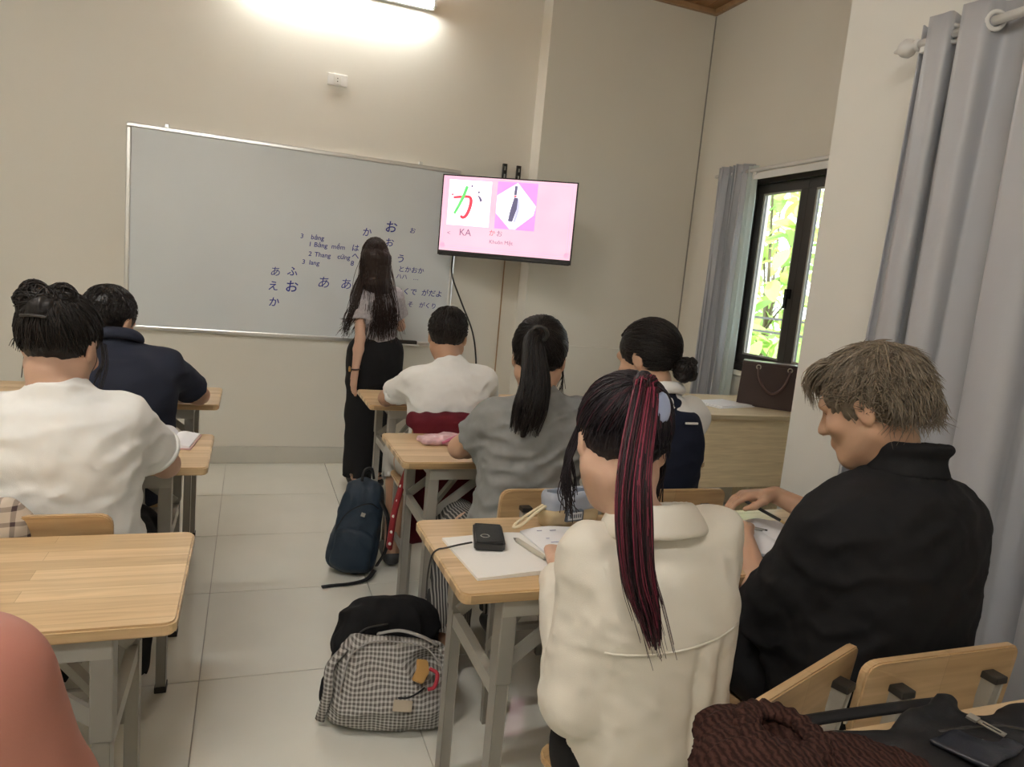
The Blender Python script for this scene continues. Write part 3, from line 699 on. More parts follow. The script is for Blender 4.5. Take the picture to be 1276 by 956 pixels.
def make_chair(label):
    t = thing('school_chair', label, 'chair', group='wooden school chairs')
    obj('seat', slab([(p[0], p[1]) for p in rrect(-.19, -.18, .19, .19, .04)], .42, .438, bev=.004), M['chair'], t)
    n = 9; poly = []
    bm = bmesh.new()
    V = []; F = []
    prof = rrect(-.19, .60, .19, .755, .028)
    me = prism(prof, -.009, .009, bev=.003)
    for v in me.vertices: v.co.y += -.225 - .10 * (v.co.z - .60) + .35 * v.co.x ** 2
    obj('backrest', me, M['chair'], t); bm.free()
    for s in (-1, 1):
        up = obj('upright', bar((s * .115, -.205, .40), (s * .115, -.246, .70), .024, .022, up=(0, 1, 0), bev=.002), M['steel2'], t)
        obj('plug', boxes([((s * .115 - .016, -.262, .694), (s * .115 + .016, -.226, .708))], .003), M['cap'], up)
        obj('bolt', lathe([(0, -.262), (.005, -.262), (.006, -.258)], 8, axis=1, c=(s * .115, 0, .64)), M['zip'], up)
        obj('leg', bar((s * .16, -.19, 0), (s * .16, -.17, .42), .022, .022, up=(0, 1, 0)), M['steel'], t)
        obj('leg', bar((s * .16, .16, 0), (s * .16, .15, .42), .022, .022, up=(0, 1, 0)), M['steel'], t)
        obj('side_rail', bar((s * .16, -.18, .15), (s * .16, .15, .15), .018, .018), M['steel'], t)
        obj('seat_rail', bar((s * .16, -.18, .405), (s * .16, .15, .405), .02, .03), M['steel'], t)
    obj('cross_rail', bar((-.16, -.178, .30), (.16, -.178, .30), .018, .018), M['steel'], t); obj('cross_rail', bar((-.16, -.18, .405), (.16, -.18, .405), .02, .03), M['steel'], t)
    return t
CG = 'wooden school chairs'
chair0 = make_chair('wooden chair with two grey uprights behind the black shirt'); chair0.location = (1.205, 1.075, 0)
dup(chair0, (.800, 1.055, 0), math.radians(21), 'tilted wooden chair behind the cream shirt, touching the brown sweater', CG)
dup(chair0, (.885, 2.075, 0), 0, 'wooden chair behind the grey shirt with the ponytail', CG)
dup(chair0, (-.455, 1.945, 0), 0, 'wooden chair with a low back behind the white T-shirt woman with the bun', CG)
dup(chair0, (.825, 2.99, 0), 0, 'wooden chair under the maroon jacket', CG)
dup(chair0, (1.26, 2.05, 0), 0, 'wooden chair of the navy vest', CG)
dup(chair0, (-.45, 2.93, 0), 0, 'wooden chair of the navy polo shirt', CG)
dup(chair0, (-.40, .58, 0), 0, 'wooden chair of the bare-shouldered person', CG)

# ---------------------------------------------------------------- teacher's desk in the alcove
td = thing('teacher_desk', 'pale laminate desk with a modesty panel standing under the window', 'desk', (2.12, 3.10, 0))
obj('desk_top', box((0, 0, .725), (.97, .70, .75), bev=.003), M['tdesk'], td)
obj('modesty_panel', box((.02, .03, .34), (.95, .048, .725)), M['tdesk'], td)
for x in (.02, .93): obj('side_panel', box((x, .02, 0), (x + .02, .66, .725)), M['tdesk'], td)
pc = thing('visitor_chair', 'cream-backed chair between the pale desk and the far curtain', 'chair', (2.62, 4.12, 0))
obj('backrest', box((-.10, .14, .62), (.28, .165, .84), bev=.01), mk('cream_plastic', (.70, .62, .47), .5), pc)
obj('seat', box((-.10, -.22, .42), (.28, .16, .45), bev=.01), bpy.data.materials['cream_plastic'], pc)
for x in (-.08, .26):
    for y in (-.2, .152): obj('leg', bar((x, y, 0), (x, y, .42 if y < 0 else .66), .02, .02, up=(0, 1, 0)), M['steel'], pc)
# ---------------------------------------------------------------- people
def skinmat(name, c): return mk(name, c, .5, var=.06, vs=14, bump=.05, bs=420, spec=.35, sub=.12)
SK = {k: skinmat('skin_' + k, c) for k, c in dict(fair=(.62, .40, .29), warm=(.54, .335, .225), tan=(.46, .27, .175), pink=(.50, .215, .165)).items()}
HM = hairmat('hair', .46)
EYEW = mk('eye_white', (.75, .72, .70), .2); EYEB = mk('eye_dark', (.03, .02, .015), .15)
def np_(v): return np.array(v, float)
class Head:
    def __init__(s, c, fwd, up=(0, 0, 1), sc=1.0):
        F = nrm(fwd); up = np_(up); R = nrm(np.cross(F, up)); U = np.cross(R, F)
        s.c = np_(c); s.M = np.stack([R, F, U], 1); s.sc = sc
    def w(s, p): return s.c + s.sc * (np.asarray(p, float) @ s.M.T)
    def d(s, p): return np.asarray(p, float) @ s.M.T
    def ell(s, S, c, rad, k=.015, op='u', rx=0):
        Mx = s.M
        if rx: Mx = s.M @ np.array([[1, 0, 0], [0, math.cos(rx), -math.sin(rx)], [0, math.sin(rx), math.cos(rx)]])
        S.ell(s.w(c), np_(rad) * s.sc, Mx, k, op)
    def seg(s, S, a, b, r1, r2, k=.012, op='u'): S.seg(s.w(a), s.w(b), r1 * s.sc, r2 * s.sc, k, op=op)
def face(S, H):
    H.ell(S, (0, -.014, .030), (.074, .094, .086)); H.ell(S, (0, .028, -.030), (.060, .064, .082), .03)
    H.seg(S, (0, .030, -.085), (0, .066, -.098), .036, .022, .025)
    for s in (-1, 1):
        H.seg(S, (s * .052, .0, -.055), (s * .02, .062, -.096), .022, .018, .03)
        H.ell(S, (s * .040, .066, -.028), (.022, .020, .018), .02)
        H.ell(S, (s * .031, .098, .006), (.017, .014, .011), .012, 's')
    H.seg(S, (-.03, .080, .022), (.03, .080, .022), .014, .014, .015)
    H.seg(S, (0, .086, .004), (0, .106, -.032), .008, .0125, .010)
    for s in (-1, 1): H.ell(S, (s * .010, .098, -.036), (.009, .009, .007), .006)
    H.ell(S, (0, .087, -.060), (.020, .009, .006), .012); H.ell(S, (0, .086, -.069), (.017, .010, .007), .012)
    for s in (-1, 1):
        H.ell(S, (s * .078, -.004, -.010), (.008, .019, .031), .006, rx=-.2); H.ell(S, (s * .0855, .001, -.008), (.004, .010, .018), .005, 's', rx=-.2)
def hand(S, wr, d, n, side, curl=.5, sc=1.0, spread=.12):
    """palm and five fingers; d towards the fingertips, n out of the palm, side towards the thumb"""
    d = nrm(d); n = np_(n); n = nrm(n - d * (n @ d)); s = nrm(np_(side) - d * (np_(side) @ d) - n * (np_(side) @ n)); wr = np_(wr)
    pk = wr + d * .085 * sc
    for o in (-.026, -.009, .009, .026): S.seg(wr + s * o * .6 * sc, pk + s * o * sc, .016 * sc, .0125 * sc, .012)
    for o, L in ((.028, .070), (.0095, .080), (-.009, .075), (-.0265, .058)):
        p = pk + s * o * sc; a = curl * .55; q = [p]; dd = d + s * o * spread * 8
        for f, r in ((.46, 0), (.30, 1), (.24, 1)):
            a2 = a + r * curl * .55; a = a2
            p = p + (nrm(dd) * math.cos(a) + n * math.sin(a)) * L * f * sc; q.append(p)
        S.chain(q, [.0095 * sc, .0085 * sc, .0078 * sc, .0066 * sc], .004)
    t0 = wr + d * .022 * sc + s * .022 * sc; t1 = t0 + (s * .75 + d * .7 + n * .25) * .036 * sc; t2 = t1 + (d * .9 + s * (.45 - .5 * curl) + n * (.2 + .35 * curl)) * .030 * sc; t3 = t2 + (d * .95 - s * .4 * curl + n * .4 * curl) * .025 * sc
    S.chain([t0, t1, t2, t3], [.016 * sc, .0115 * sc, .0098 * sc, .008 * sc], .008)
def torso_axes(J):
    r = nrm(np_(J['rsh']) - np_(J['lsh'])); u = nrm(np_(J['neck']) - np_(J['hip'])); f = np.cross(u, r); r = np.cross(f, u)
    return r, f, u, float(np.linalg.norm(np_(J['neck']) - np_(J['hip'])))
def body(J, H, build=1.0, h=.006):
    S = Soft(); r, f, u, L = torso_axes(J); hip, neck = np_(J['hip']), np_(J['neck']); b = build
    S.loft(hip, u, r, [(-.09, .10 * b, .08 * b), (-.02, .155 * b, .105 * b), (L * .35, .125 * b, .088 * b), (L * .70, .145 * b, .098 * b), (L * .90, .12 * b, .08 * b), (L * .98, .06, .06)], .03, .04)
    hb = H.w((0, -.022, -.075))
    S.seg(neck - u * .05 + f * .015, hb, .054 * b, .050 * b, .03); face(S, H)
    for sd, sg in (('l', -1), ('r', 1)):
        sh, el, wr = np_(J[sd + 'sh']), np_(J[sd + 'el']), np_(J[sd + 'wr'])
        S.seg(neck - u * .01, sh - u * .005, .040 * b, .040 * b, .03)
        S.chain([sh, sh * .6 + el * .4, el], [.050 * b, .044 * b, .036 * b], .02)
        fm = el * .68 + wr * .32; S.chain([el, fm, wr], [.036 * b, .038 * b, .024 * b], .015)
        hd = J.get(sd + 'hd', (nrm(wr - el), (0, 0, -1), -r * sg, .5)); hand(S, wr, hd[0], hd[1], hd[2], hd[3], J.get('hs', .95))
        hp = hip + r * sg * .085 - u * .03; kn, an = np_(J[sd + 'kn']), np_(J[sd + 'an']); ft = np_(J.get(sd + 'ft', an + np_((0, .13, -.045))))
        S.chain([hp, hp * .5 + kn * .5, kn], [.085 * b, .075 * b, .054 * b], .03)
        ca = kn * .68 + an * .32; S.chain([kn, ca, an], [.052 * b, .052 * b, .034 * b], .02)
        S.seg(an - np_((0, .015, .03)), ft, .034, .026, .03, flat=((0, 0, 1), .8))
    return S
def eyes(H, parent, o):
    for s in (-1, 1):
        me = lathe([(0, -.0115), (.008, -.008), (.0115, 0), (.008, .008), (0, .0115)], 10); e = obj('eye', me, EYEW, parent, H.w((s * .031, .0700, .003)) - o)
        me2 = lathe([(0, -.0052), (.0036, -.0036), (.0052, 0), (.0036, .0036), (0, .0052)], 8); obj('iris', me2, EYEB, e, H.d((0, .0085, 0)))
def garment(S, J, st, sh_r=.055, k=.04, power=2.3, rnd=.03, neckr=.060):
    """shirt body on the torso axes; st heights are fractions of hip-to-neck"""
    r, f, u, L = torso_axes(J); hip, neck = np_(J['hip']), np_(J['neck'])
    S.loft(hip, u, r, [(a * L, w_, d_) + tuple(rest) for a, w_, d_, *rest in st], k, rnd, power=power)
    for sd in 'lr':
        sh = np_(J[sd + 'sh']); S.seg(neck - u * .025, sh - u * .004, sh_r * .92, sh_r, .04)
    if neckr: S.seg(neck - u * .06 + f * .006, neck - u * .006 + f * .010, neckr + .016, neckr - .002, .03)
    return r, f, u, L
def tint_mesh(me, cols):
    a = me.color_attributes.new('Col', 'FLOAT_COLOR', 'POINT'); c = np.ones((len(me.vertices), 4), f32); c[:, :3] = cols; a.data.foreach_set('color', c.ravel())
EC, ER = np_((0, -.016, .030)), np_((.085, .105, .096))
def sph(H, dirs, off=1.0): return H.w(EC + ER * np.asarray(dirs) * (off if np.isscalar(off) else np.asarray(off)[..., None]))
def slerp(a, b, t):
    a, b = nrm(a), nrm(b); w_ = math.acos(max(-1, min(1, float(a @ b)))) + 1e-6; t = np.asarray(t)[:, None]
    return (np.sin((1 - t) * w_) * a + np.sin(t * w_) * b) / math.sin(w_)
def scalp_dirs(rs, n, low=-.55, front=.55):
    out = []
    while len(out) < n:
        d = nrm(rs.normal(size=3))
        if d[2] < low: continue
        if d[1] > front and d[2] < .50: continue
        if d[1] > .15 and d[2] < -.15: continue
        out.append(d)
    return out
def cap(S, H, low=-.082, facecut=True, grow=1.0, k=.015):
    H.ell(S, EC, ER * .985 * grow, .01)
    if facecut: H.ell(S, (0, .140, -.050), (.088, .105, .112), k, 's'); 
    S.cut(H.w((0, 0, low)), H.d((0, .35, -1)), .015)
def hair_obj(S, H, parts, parent, o, base, h=.005, comb=None, amp=.0016, freq=46, var=.5, name='hair', tintfn=None):
    """scalp volume + strands in one mesh with a tint per strand"""
    if comb is not None:
        ax = nrm(H.d(nrm(comb))); p1 = nrm(np.cross(ax, (0.3, .2, 1))); p2 = np.cross(ax, p1); cc = H.w(EC)
        ax_, p1_, p2_, cc_ = [np.array(v, f32) for v in (ax, p1, p2, cc)]
        def streak(P):
            q = P - cc_; ph = np.arctan2(q @ p1_, q @ p2_); return f32(amp) * (np.sin(ph * freq + 2 * np.sin(ph * 9)) + .6 * np.sin(ph * freq * .41 + 1.3)) * np.clip(np.linalg.norm(q - (q @ ax_)[..., None] * ax_, axis=-1) / .05, 0, 1)
        S.disp.append(streak)
    S.disp.append(folds(5, .0035, 150))
    X, F = S.vf(h, 1); base = np_(base); cols = [np.tile(base * .8, (len(X), 1))]; Vs = [X]; Fs = [F]; off = len(X)
    rs = np.random.RandomState(3)
    if tintfn is not None: cols[0] = tintfn(X, cols[0])
    for P, Rr, sides, tint in parts:
        V, Fq = tubes(P, Rr, sides); n, m = np.asarray(P).shape[:2]
        t = (base[None] * (1 + rs.uniform(-var, var, (n, 1)))) if tint is None else np.asarray(tint) * (1 + rs.uniform(-.25, .25, (n, 1)))
        Vs.append(V); Fs.append(Fq + off); off += len(V); cols.append(np.repeat(t, m * sides, axis=0))
    me = me_from(np.vstack(Vs) - o, np.vstack(Fs)); tint_mesh(me, np.vstack(cols)); return obj(name, me, HM, parent)
def pulled(H, rs, n, target, m=10, r=.0015, low=-.72, lift=(1.0, 1.045)):
    n = int(n * 1.6); t = np.linspace(0, 1, m); P = []
    for d in scalp_dirs(rs, n, low):
        e = nrm(np_(target) + rs.normal(size=3) * .10); lf = rs.uniform(*lift); P.append(sph(H, slerp(d, e, t), 1.0 + (lf - 1) * (1 - .5 * t) + .012 * rs.normal() * np.sin(t * 3 + rs.uniform(0, 3))))
    return np.array(P), np.full((n, m), r) * np.linspace(1, .8, m)
def nape(H, rs, n, z=-.60, L=.028):
    P = []
    for i in range(n):
        a = rs.uniform(-1.25, 1.25); d0 = nrm((math.sin(a), -math.cos(a), z + .22 * abs(a) + rs.normal() * .05)); s0 = sph(H, d0, .99); e = H.d((rs.normal() * .006, .012 + rs.normal() * .006, -L * rs.uniform(.5, 1.2)))
        P.append(catmull([sph(H, nrm(d0 + np_((0, 0, .35))), 1.01), s0, s0 + e * .5 + H.d((0, -.002, 0)), s0 + e], 7))
    return np.array(P), np.linspace(.0016, .0006, 7)[None] * np.ones((n, 1))
def knot(rs, c, n, r0, r1, squash=(1, 1, 1), r=.0017):
    P = []
    for i in range(n):
        a = rs.uniform(0, 6.28); rad = rs.uniform(r0, r1); ph = np.linspace(0, rs.uniform(2, 5), 12); ax = nrm(rs.normal(size=3)); p1 = nrm(np.cross(ax, (1, 0, .3))); p2 = np.cross(ax, p1)
        P.append(np_(c) + np_(squash) * rad * (np.cos(a + ph)[:, None] * p1 + np.sin(a + ph)[:, None] * p2))
    return np.array(P), np.full((n, 12), r)
def tail(rs, path, n, spread, m=16, r=.0016, taper=.5, clump=0):
    path = np_(path); c = catmull(path, m); P = []
    sp = np.interp(np.linspace(0, 1, m), np.linspace(0, 1, len(spread)), spread); T = np.gradient(c, axis=0); T /= np.linalg.norm(T, axis=1)[:, None]
    A = np.cross(T, (0.2, 1, .1)); A /= np.linalg.norm(A, axis=1)[:, None]; B = np.cross(T, A)
    for i in range(n):
        a = rs.uniform(0, 6.28); q = math.sqrt(rs.uniform(0, 1)); tw = rs.normal() * .5; k = np.linspace(0, 1, m)
        L = rs.uniform(.72, 1.0); kk = k * L; idx = kk * (m - 1); i0 = np.minimum(idx.astype(int), m - 2); fr = (idx - i0)[:, None]
        cc = c[i0] * (1 - fr) + c[i0 + 1] * fr; ss = np.interp(kk, k, sp); ang = a + tw * k
        P.append(cc + A[i0] * (ss * q * np.cos(ang))[:, None] + B[i0] * (ss * q * np.sin(ang))[:, None] * .7)
    return np.array(P), r * np.linspace(1, taper, m)[None] * np.ones((n, 1))
def short_locks(H, rs, n, crown, length, r, lift=.10, m=8, low=-.5, mess=.15, fringe=0, down=.0, front=.55):
    P = []; crown = nrm(crown); t = np.linspace(0, 1, m)
    for d in scalp_dirs(rs, n, low, front):
        away = d - crown * (d @ crown); away = nrm(away + rs.normal(size=3) * mess); e = nrm(d + away * length * rs.uniform(.6, 1.2)); 
        off = 1 + lift * t ** 1.5 * rs.uniform(.2, 1.1)
        p = sph(H, slerp(d, e, t), off); p[:, 2] -= down * t ** 2 * rs.uniform(.5, 1)
        P.append(p)
    return np.array(P), r * np.sin(np.linspace(.9, PI - .12, m))[None] * rs.uniform(.6, 1.2, (n, 1))
def person(label, at, skin, J, H, build=1.0, h=.006, group=None):
    t = thing('person', label, 'person', (at[0], at[1], 0)); o = np_((at[0], at[1], 0))
    X, F = body(J, H, build).vf(h, 2)
    b = obj('body', me_from(X - o, F), SK[skin], t); eyes(H, t, o)
    return t, o
def cloth(name, S, mat, t, o, h=.007, relax=2):
    X, F = S.vf(h, relax); return obj(name, me_from(X - o, F), mat, t)
def trousers(J, r1=.105, r2=.085, r3=.07, hem=.0, legs='lr', waist=.165, top=.10):
    S = Soft(); r, f, u, L = torso_axes(J); hip = np_(J['hip'])
    S.loft(hip, u, r, [(-.10, .12, .10), (-.03, waist, .12), (top, waist * .95, .115)], .03, .03)
    for sd, sg in (('l', -1), ('r', 1)):
        hp = hip + r * sg * .085 - u * .03; kn, an = np_(J[sd + 'kn']), np_(J[sd + 'an']); e = an * (1 - hem) + kn * hem
        S.seg(hp, kn, r1, r2, .03); S.sleeve(kn, e, r2, r3, r3 - .012, .02)
    S.disp.append(folds(11, .006, 60)); return S
def shoes(J, t, o, mat):
    for sd in 'lr':
        an = np_(J[sd + 'an']); ft = np_(J.get(sd + 'ft', an + np_((0, .13, -.045)))); S = Soft()
        a = an - np_((0, .02, 0)); a[2] = .04; e = ft.copy(); e[2] = .038; S.seg(a, e, .042, .038, .02, flat=((0, 0, 1), .85)); S.cut((0, 0, .003), (0, 0, -1))
        cloth('shoe', S, mat, t, o, .008, 1)
DARK = (.014, .011, .010)
F_WHITE = mk('white_cotton', (.82, .82, .79), .85, var=.02, spec=.15, bump=.25, bs=700, bump2=.10, bs2=11)
F_GREY = mk('grey_cotton', (.245, .25, .245), .9, var=.10, vs=40, spec=.12, bump=.25, bs=700, bump2=.25, bs2=14)
F_NAVY = mk('navy_pique', (.022, .026, .042), .85, var=.12, spec=.2, bump=.3, bs=800, bump2=.2, bs2=14)
F_VEST = mk('navy_knit', (.014, .018, .034), .9, var=.1, spec=.15, bump=.3, bs=600, bump2=.2, bs2=14)
F_BLACK = mk('black_cotton', (.010, .010, .011), .85, var=.15, spec=.22, bump=.3, bs=800, bump2=.2, bs2=12)
F_CREAM = mk('cream_cotton', (.73, .69, .60), .8, var=.03, spec=.18, bump=.25, bs=800, bump2=.22, bs2=12)
F_TROUS = mk('black_trouser', (.011, .011, .012), .8, var=.1, spec=.2)
F_BLOUSE = mk('grey_flecked_blouse', (.46, .44, .46), .8, var=.45, vs=70, spec=.2, bump2=.25, bs2=14)
F_SHORTS = mk('pale_grey_twill', (.50, .49, .46), .9, var=.06)
F_STRIPE = woven('thin_striped_cloth', (.05, .05, .05), (.30, .29, .27), .0085, 'stripe', axes=(0,), duty=.60)
SHOE = mk('dark_shoe', (.03, .03, .032), .6); SHOEW = mk('white_shoe', (.6, .6, .58), .6)

# --- woman in white T-shirt, hair in a clip (left row)
J = dict(hip=(-.40, 1.895, .54), neck=(-.412, 1.915, .990), lsh=(-.555, 1.955, .915), rsh=(-.283, 1.94, .922), lel=(-.665, 2.10, .765), rel=(-.198, 2.085, .765), lwr=(-.50, 2.345, .755), rwr=(-.315, 2.36, .755), lkn=(-.52, 2.28, .50), rkn=(-.31, 2.28, .50), lan=(-.52, 2.22, .08), ran=(-.31, 2.22, .08))
H = Head((-.420, 1.965, 1.098), (.30, .9, -.36), sc=.98)
t, o = person('woman in a white T-shirt with black clipped-up hair bending over her desk', (-.40, 1.95), 'fair', J, H)
S = Soft(); r, f, u, L = garment(S, J, [(-.30, .195, .135), (0, .19, .135), (.35, .172, .128), (.68, .178, .128), (.88, .145, .105), (.97, .085, .075)], .050)
S.sleeve(J['rsh'], np_(J['rsh']) * .28 + np_(J['rel']) * .72, .058, .066, .050, .05); S.sleeve(J['lsh'], np_(J['lsh']) * .28 + np_(J['lel']) * .72, .058, .066, .050, .05)
S.ring(np_(J['neck']) + u * .006 + f * .011, u + f * .25, .061, .007, .008)
S.disp += [folds(21, .0075, 42, (.5, .2, -.9)), folds(22, .003, 110)]
sh = cloth('t_shirt', S, F_WHITE, t, o, .0065)
obj('rolled_cuff', torus(.062, .009, (np_(J['rsh']) * .30 + np_(J['rel']) * .70) - o, np_(J['rel']) - np_(J['rsh']), 22, 8), F_WHITE, t)
S = trousers(J); cloth('trousers', S, F_TROUS, t, o, .01); shoes(J, t, o, SHOE)
rs = np.random.RandomState(1); tgt = (.0, -.60, .62); S = Soft(); cap(S, H, -.072)
bc = H.w((-.02, -.085, .070)); S.ell(bc, (.048, .036, .036), H.M, .02); S.ell(H.w((-.032, -.078, .096)), (.032, .028, .024), H.M, .012); S.ell(H.w((.025, -.07, .098)), (.032, .028, .022), H.M, .012); S.ell(H.w((.0, -.105, .055)), (.030, .026, .03), H.M, .01)
parts = [pulled(H, rs, 520, tgt) + (3, None)]
P = []; 
for i in range(1):
    a = rs.uniform(0, 6.28); rad = rs.uniform(.018, .046); ph = np.linspace(0, rs.uniform(2, 5), 12); tl = rs.uniform(-.6, .6)
    loc = np.stack([-.004 + rs.normal() * .012 + rad * np.cos(a + ph), -.090 + .016 * np.sin(2 * ph + a) + tl * .04 * np.sin(ph), .088 + .75 * rad * np.sin(a + ph)], 1); P.append(H.w(loc))
parts.append(knot(rs, H.w((-.016, -.086, .078)), 260, .030, .050, (1.15, .85, .8)) + (3, None)); parts.append(knot(rs, H.w((.022, -.072, .098)), 90, .022, .034) + (3, None)); parts.append(knot(rs, H.w((-.04, -.078, .098)), 90, .020, .034) + (3, None)); parts.append(nape(H, rs, 90) + (3, None))
P = []
for i in range(26):
    x = rs.choice([-1, 1]) * .078; st = np_((x, rs.uniform(-.01, .06), .02)); P.append(H.w(catmull([st, st + (x * .12, .01, -.05), st + (x * .05, .01 + rs.normal() * .01, -rs.uniform(.08, .13))], 8)))
parts.append((np.array(P), np.full((26, 8), .0011), 3, None))
hr = hair_obj(S, H, parts, t, o, DARK, comb=tgt)
obj('hair_clip', tube([H.w(p) - o for p in ((-.030, -.124, .030), (-.01, -.130, .030), (.012, -.130, .030), (.030, -.124, .030))], .004, 6, 12), M['cap'], hr, label='dark claw clip')

# --- man in navy polo (left row, front)
J = dict(hip=(-.43, 2.87, .54), neck=(-.44, 2.88, .995), lsh=(-.60, 2.93, .905), rsh=(-.285, 2.91, .915), lel=(-.68, 3.10, .775), rel=(-.178, 3.10, .775), lwr=(-.52, 3.33, .755), rwr=(-.40, 3.34, .755), lkn=(-.55, 3.28, .50), rkn=(-.33, 3.28, .50), lan=(-.55, 3.22, .08), ran=(-.33, 3.22, .08))
H = Head((-.478, 2.96, 1.072), (.42, .82, -.42))
t, o = person('man in a dark navy polo shirt leaning over the desk by the whiteboard', (-.43, 2.93), 'warm', J, H, 1.08)
S = Soft(); r, f, u, L = garment(S, J, [(-.28, .205, .145), (0, .20, .145), (.35, .19, .138), (.68, .20, .138), (.88, .155, .112), (.97, .09, .08)], .055)
for sd in 'lr': S.sleeve(J[sd + 'sh'], np_(J[sd + 'sh']) * .22 + np_(J[sd + 'el']) * .78, .064, .064, .050, .05)
S.disp += [folds(31, .006, 45, (.4, .2, -.9))]
cloth('polo_shirt', S, F_NAVY, t, o, .008)
S = Soft(); S.ring(np_(J['neck']) + u * .03 + f * .01, u + f * .35, .060, .016, .01); S.ring(np_(J['neck']) + u * .015 + f * .01, u + f * .35, .072, .014, .02); cloth('collar', S, F_NAVY, t, o, .006)
cloth('trousers', trousers(J), F_TROUS, t, o, .01); shoes(J, t, o, SHOE)
rs = np.random.RandomState(2); S = Soft(); cap(S, H, -.055); parts = [short_locks(H, rs, 700, (0, -.35, .93), .5, .0022, .05, 6, low=-.42) + (3, None)]
parts.append(nape(H, rs, 120, -.48, .020) + (3, None)); hair_obj(S, H, parts, t, o, DARK, comb=(0, -.35, .93))

# --- teacher standing at the board
J = dict(hip=(.745, 4.40, .845), neck=(.725, 4.385, 1.245), lsh=(.622, 4.37, 1.185), rsh=(.845, 4.42, 1.195), lel=(.628, 4.285, .935), rel=(.915, 4.53, 1.0), lwr=(.605, 4.255, .725), rwr=(.85, 4.66, 1.10), lkn=(.675, 4.39, .46), rkn=(.80, 4.42, .46), lan=(.665, 4.36, .085), ran=(.81, 4.40, .085), hs=.88,
         lhd=((-.05, .02, -1), (.9, .3, 0), (.2, .95, 0), .35), rhd=((-.2, .8, .5), (-.8, -.2, .3), (-.3, -.5, .8), .9))
H = Head((.706, 4.405, 1.398), (.25, .95, -.05), sc=.97)
t, o = person('woman with very long dark hair and black trousers standing at the whiteboard', (.74, 4.40), 'fair', J, H, .82)
S = Soft(); r, f, u, L = garment(S, J, [(-.05, .125, .092), (.15, .122, .09), (.45, .128, .095), (.75, .135, .098), (.92, .105, .08), (.98, .06, .06)], .045)
for sd in 'lr': S.sleeve(J[sd + 'sh'], np_(J[sd + 'sh']) * .40 + np_(J[sd + 'el']) * .60, .052, .062, .040, .04)
S.disp += [folds(41, .005, 60, (.2, .2, -1))]; cloth('blouse', S, F_BLOUSE, t, o, .007)
S = Soft(); r, f, u, L = torso_axes(J); S.loft(J['hip'], (0, 0, 1), r, [(-.20, .160, .11), (-.05, .155, .112), (.04, .130, .095), (.09, .115, .088)], .03, .01)
for sd, sg in (('l', -1), ('r', 1)):
    hp = np_(J['hip']) + r * sg * .075; S.seg(hp, J[sd + 'kn'], .10, .092, .05); a = np_(J[sd + 'an']); S.sleeve(J[sd + 'kn'], a + np_((0, 0, -.03)), .092, .085, .075, .04)
S.disp += [folds(42, .004, 50, (1, .3, 0))]; cloth('trousers', S, F_TROUS, t, o, .008)
wt = obj('wristwatch', torus(.026, .005, np_(J['lwr']) + (0, 0, .025) - o, (-.05, 0, 1), 18, 6), M['leather'], t); obj('watch_face', lathe([(0, .006), (.014, .006), (.016, .002), (.016, -.004)], 14, axis=0, c=(J['lwr'][0] - .034 - o[0], J['lwr'][1] - .008 - o[1], J['lwr'][2] + .025)), M['gold'], wt)
for sd in 'lr':
    a = np_(J[sd + 'an']); obj('sandal', slab([(a[0] - o[0] + x, a[1] - o[1] + .06 + y) for x, y in rrect(-.04, -.12, .04, .12, .035)], .0, .014, bev=.003), SHOE, t)
rs = np.random.RandomState(4); BR = (.030, .017, .013); S = Soft(); cap(S, H, -.10, grow=1.03)
S.loft(H.w((.0, -.075, .0)) + np_((.03, 0, 0)), (0, 0, 1), (1, 0, 0), [(-.40, .07, .015), (-.34, .085, .022), (-.22, .08, .030), (-.08, .075, .042), (.04, .07, .05)], .04, .02)
parts = []
P = []
for i in range(620):
    d = scalp_dirs(rs, 1, -.1, .7)[0]; s0 = H.w(EC + ER * d * 1.02); cx = H.w((0, 0, 0))[0]
    side = np.clip((s0[0] - cx) / .08, -1.2, 1.2) + rs.normal() * .25; L = rs.uniform(.33, .46) 
    ez = 1.40 - L - .03; pth = [sph(H, nrm(d * .5 + np_((0, 0, .8))) , 1.02), s0, np_((cx + side * .072 + .006, 4.325 + rs.normal() * .018 + .03 * abs(side), 1.27)), np_((cx + .024 + side * .080 + rs.normal() * .012, 4.29 + .025 * abs(side) + rs.normal() * .015, 1.12)), np_((cx + .026 + side * .092 + rs.normal() * .025, 4.295 + .03 * abs(side) + rs.normal() * .02, ez))]
    P.append(catmull(pth, 14))
parts.append((np.array(P), np.linspace(.0022, .0012, 14)[None] * np.ones((620, 1)), 3, None))
P = []
for i in range(70):   # loose wave on her left side
    b = H.w((-.06, -.03, -.03)); e = np_((.535 + rs.normal() * .016, 4.31 + rs.normal() * .02, .96 + rs.uniform(-.04, .08))); P.append(catmull([b, np_((.60 + rs.normal() * .015, 4.30, 1.20)), np_((.565 + rs.normal() * .018, 4.29, 1.06)), e], 12))
parts.append((np.array(P), np.linspace(.0022, .001, 12)[None] * np.ones((70, 1)), 3, None))
hair_obj(S, H, parts, t, o, BR, comb=(0, 0, 1), freq=60, name='long_hair')

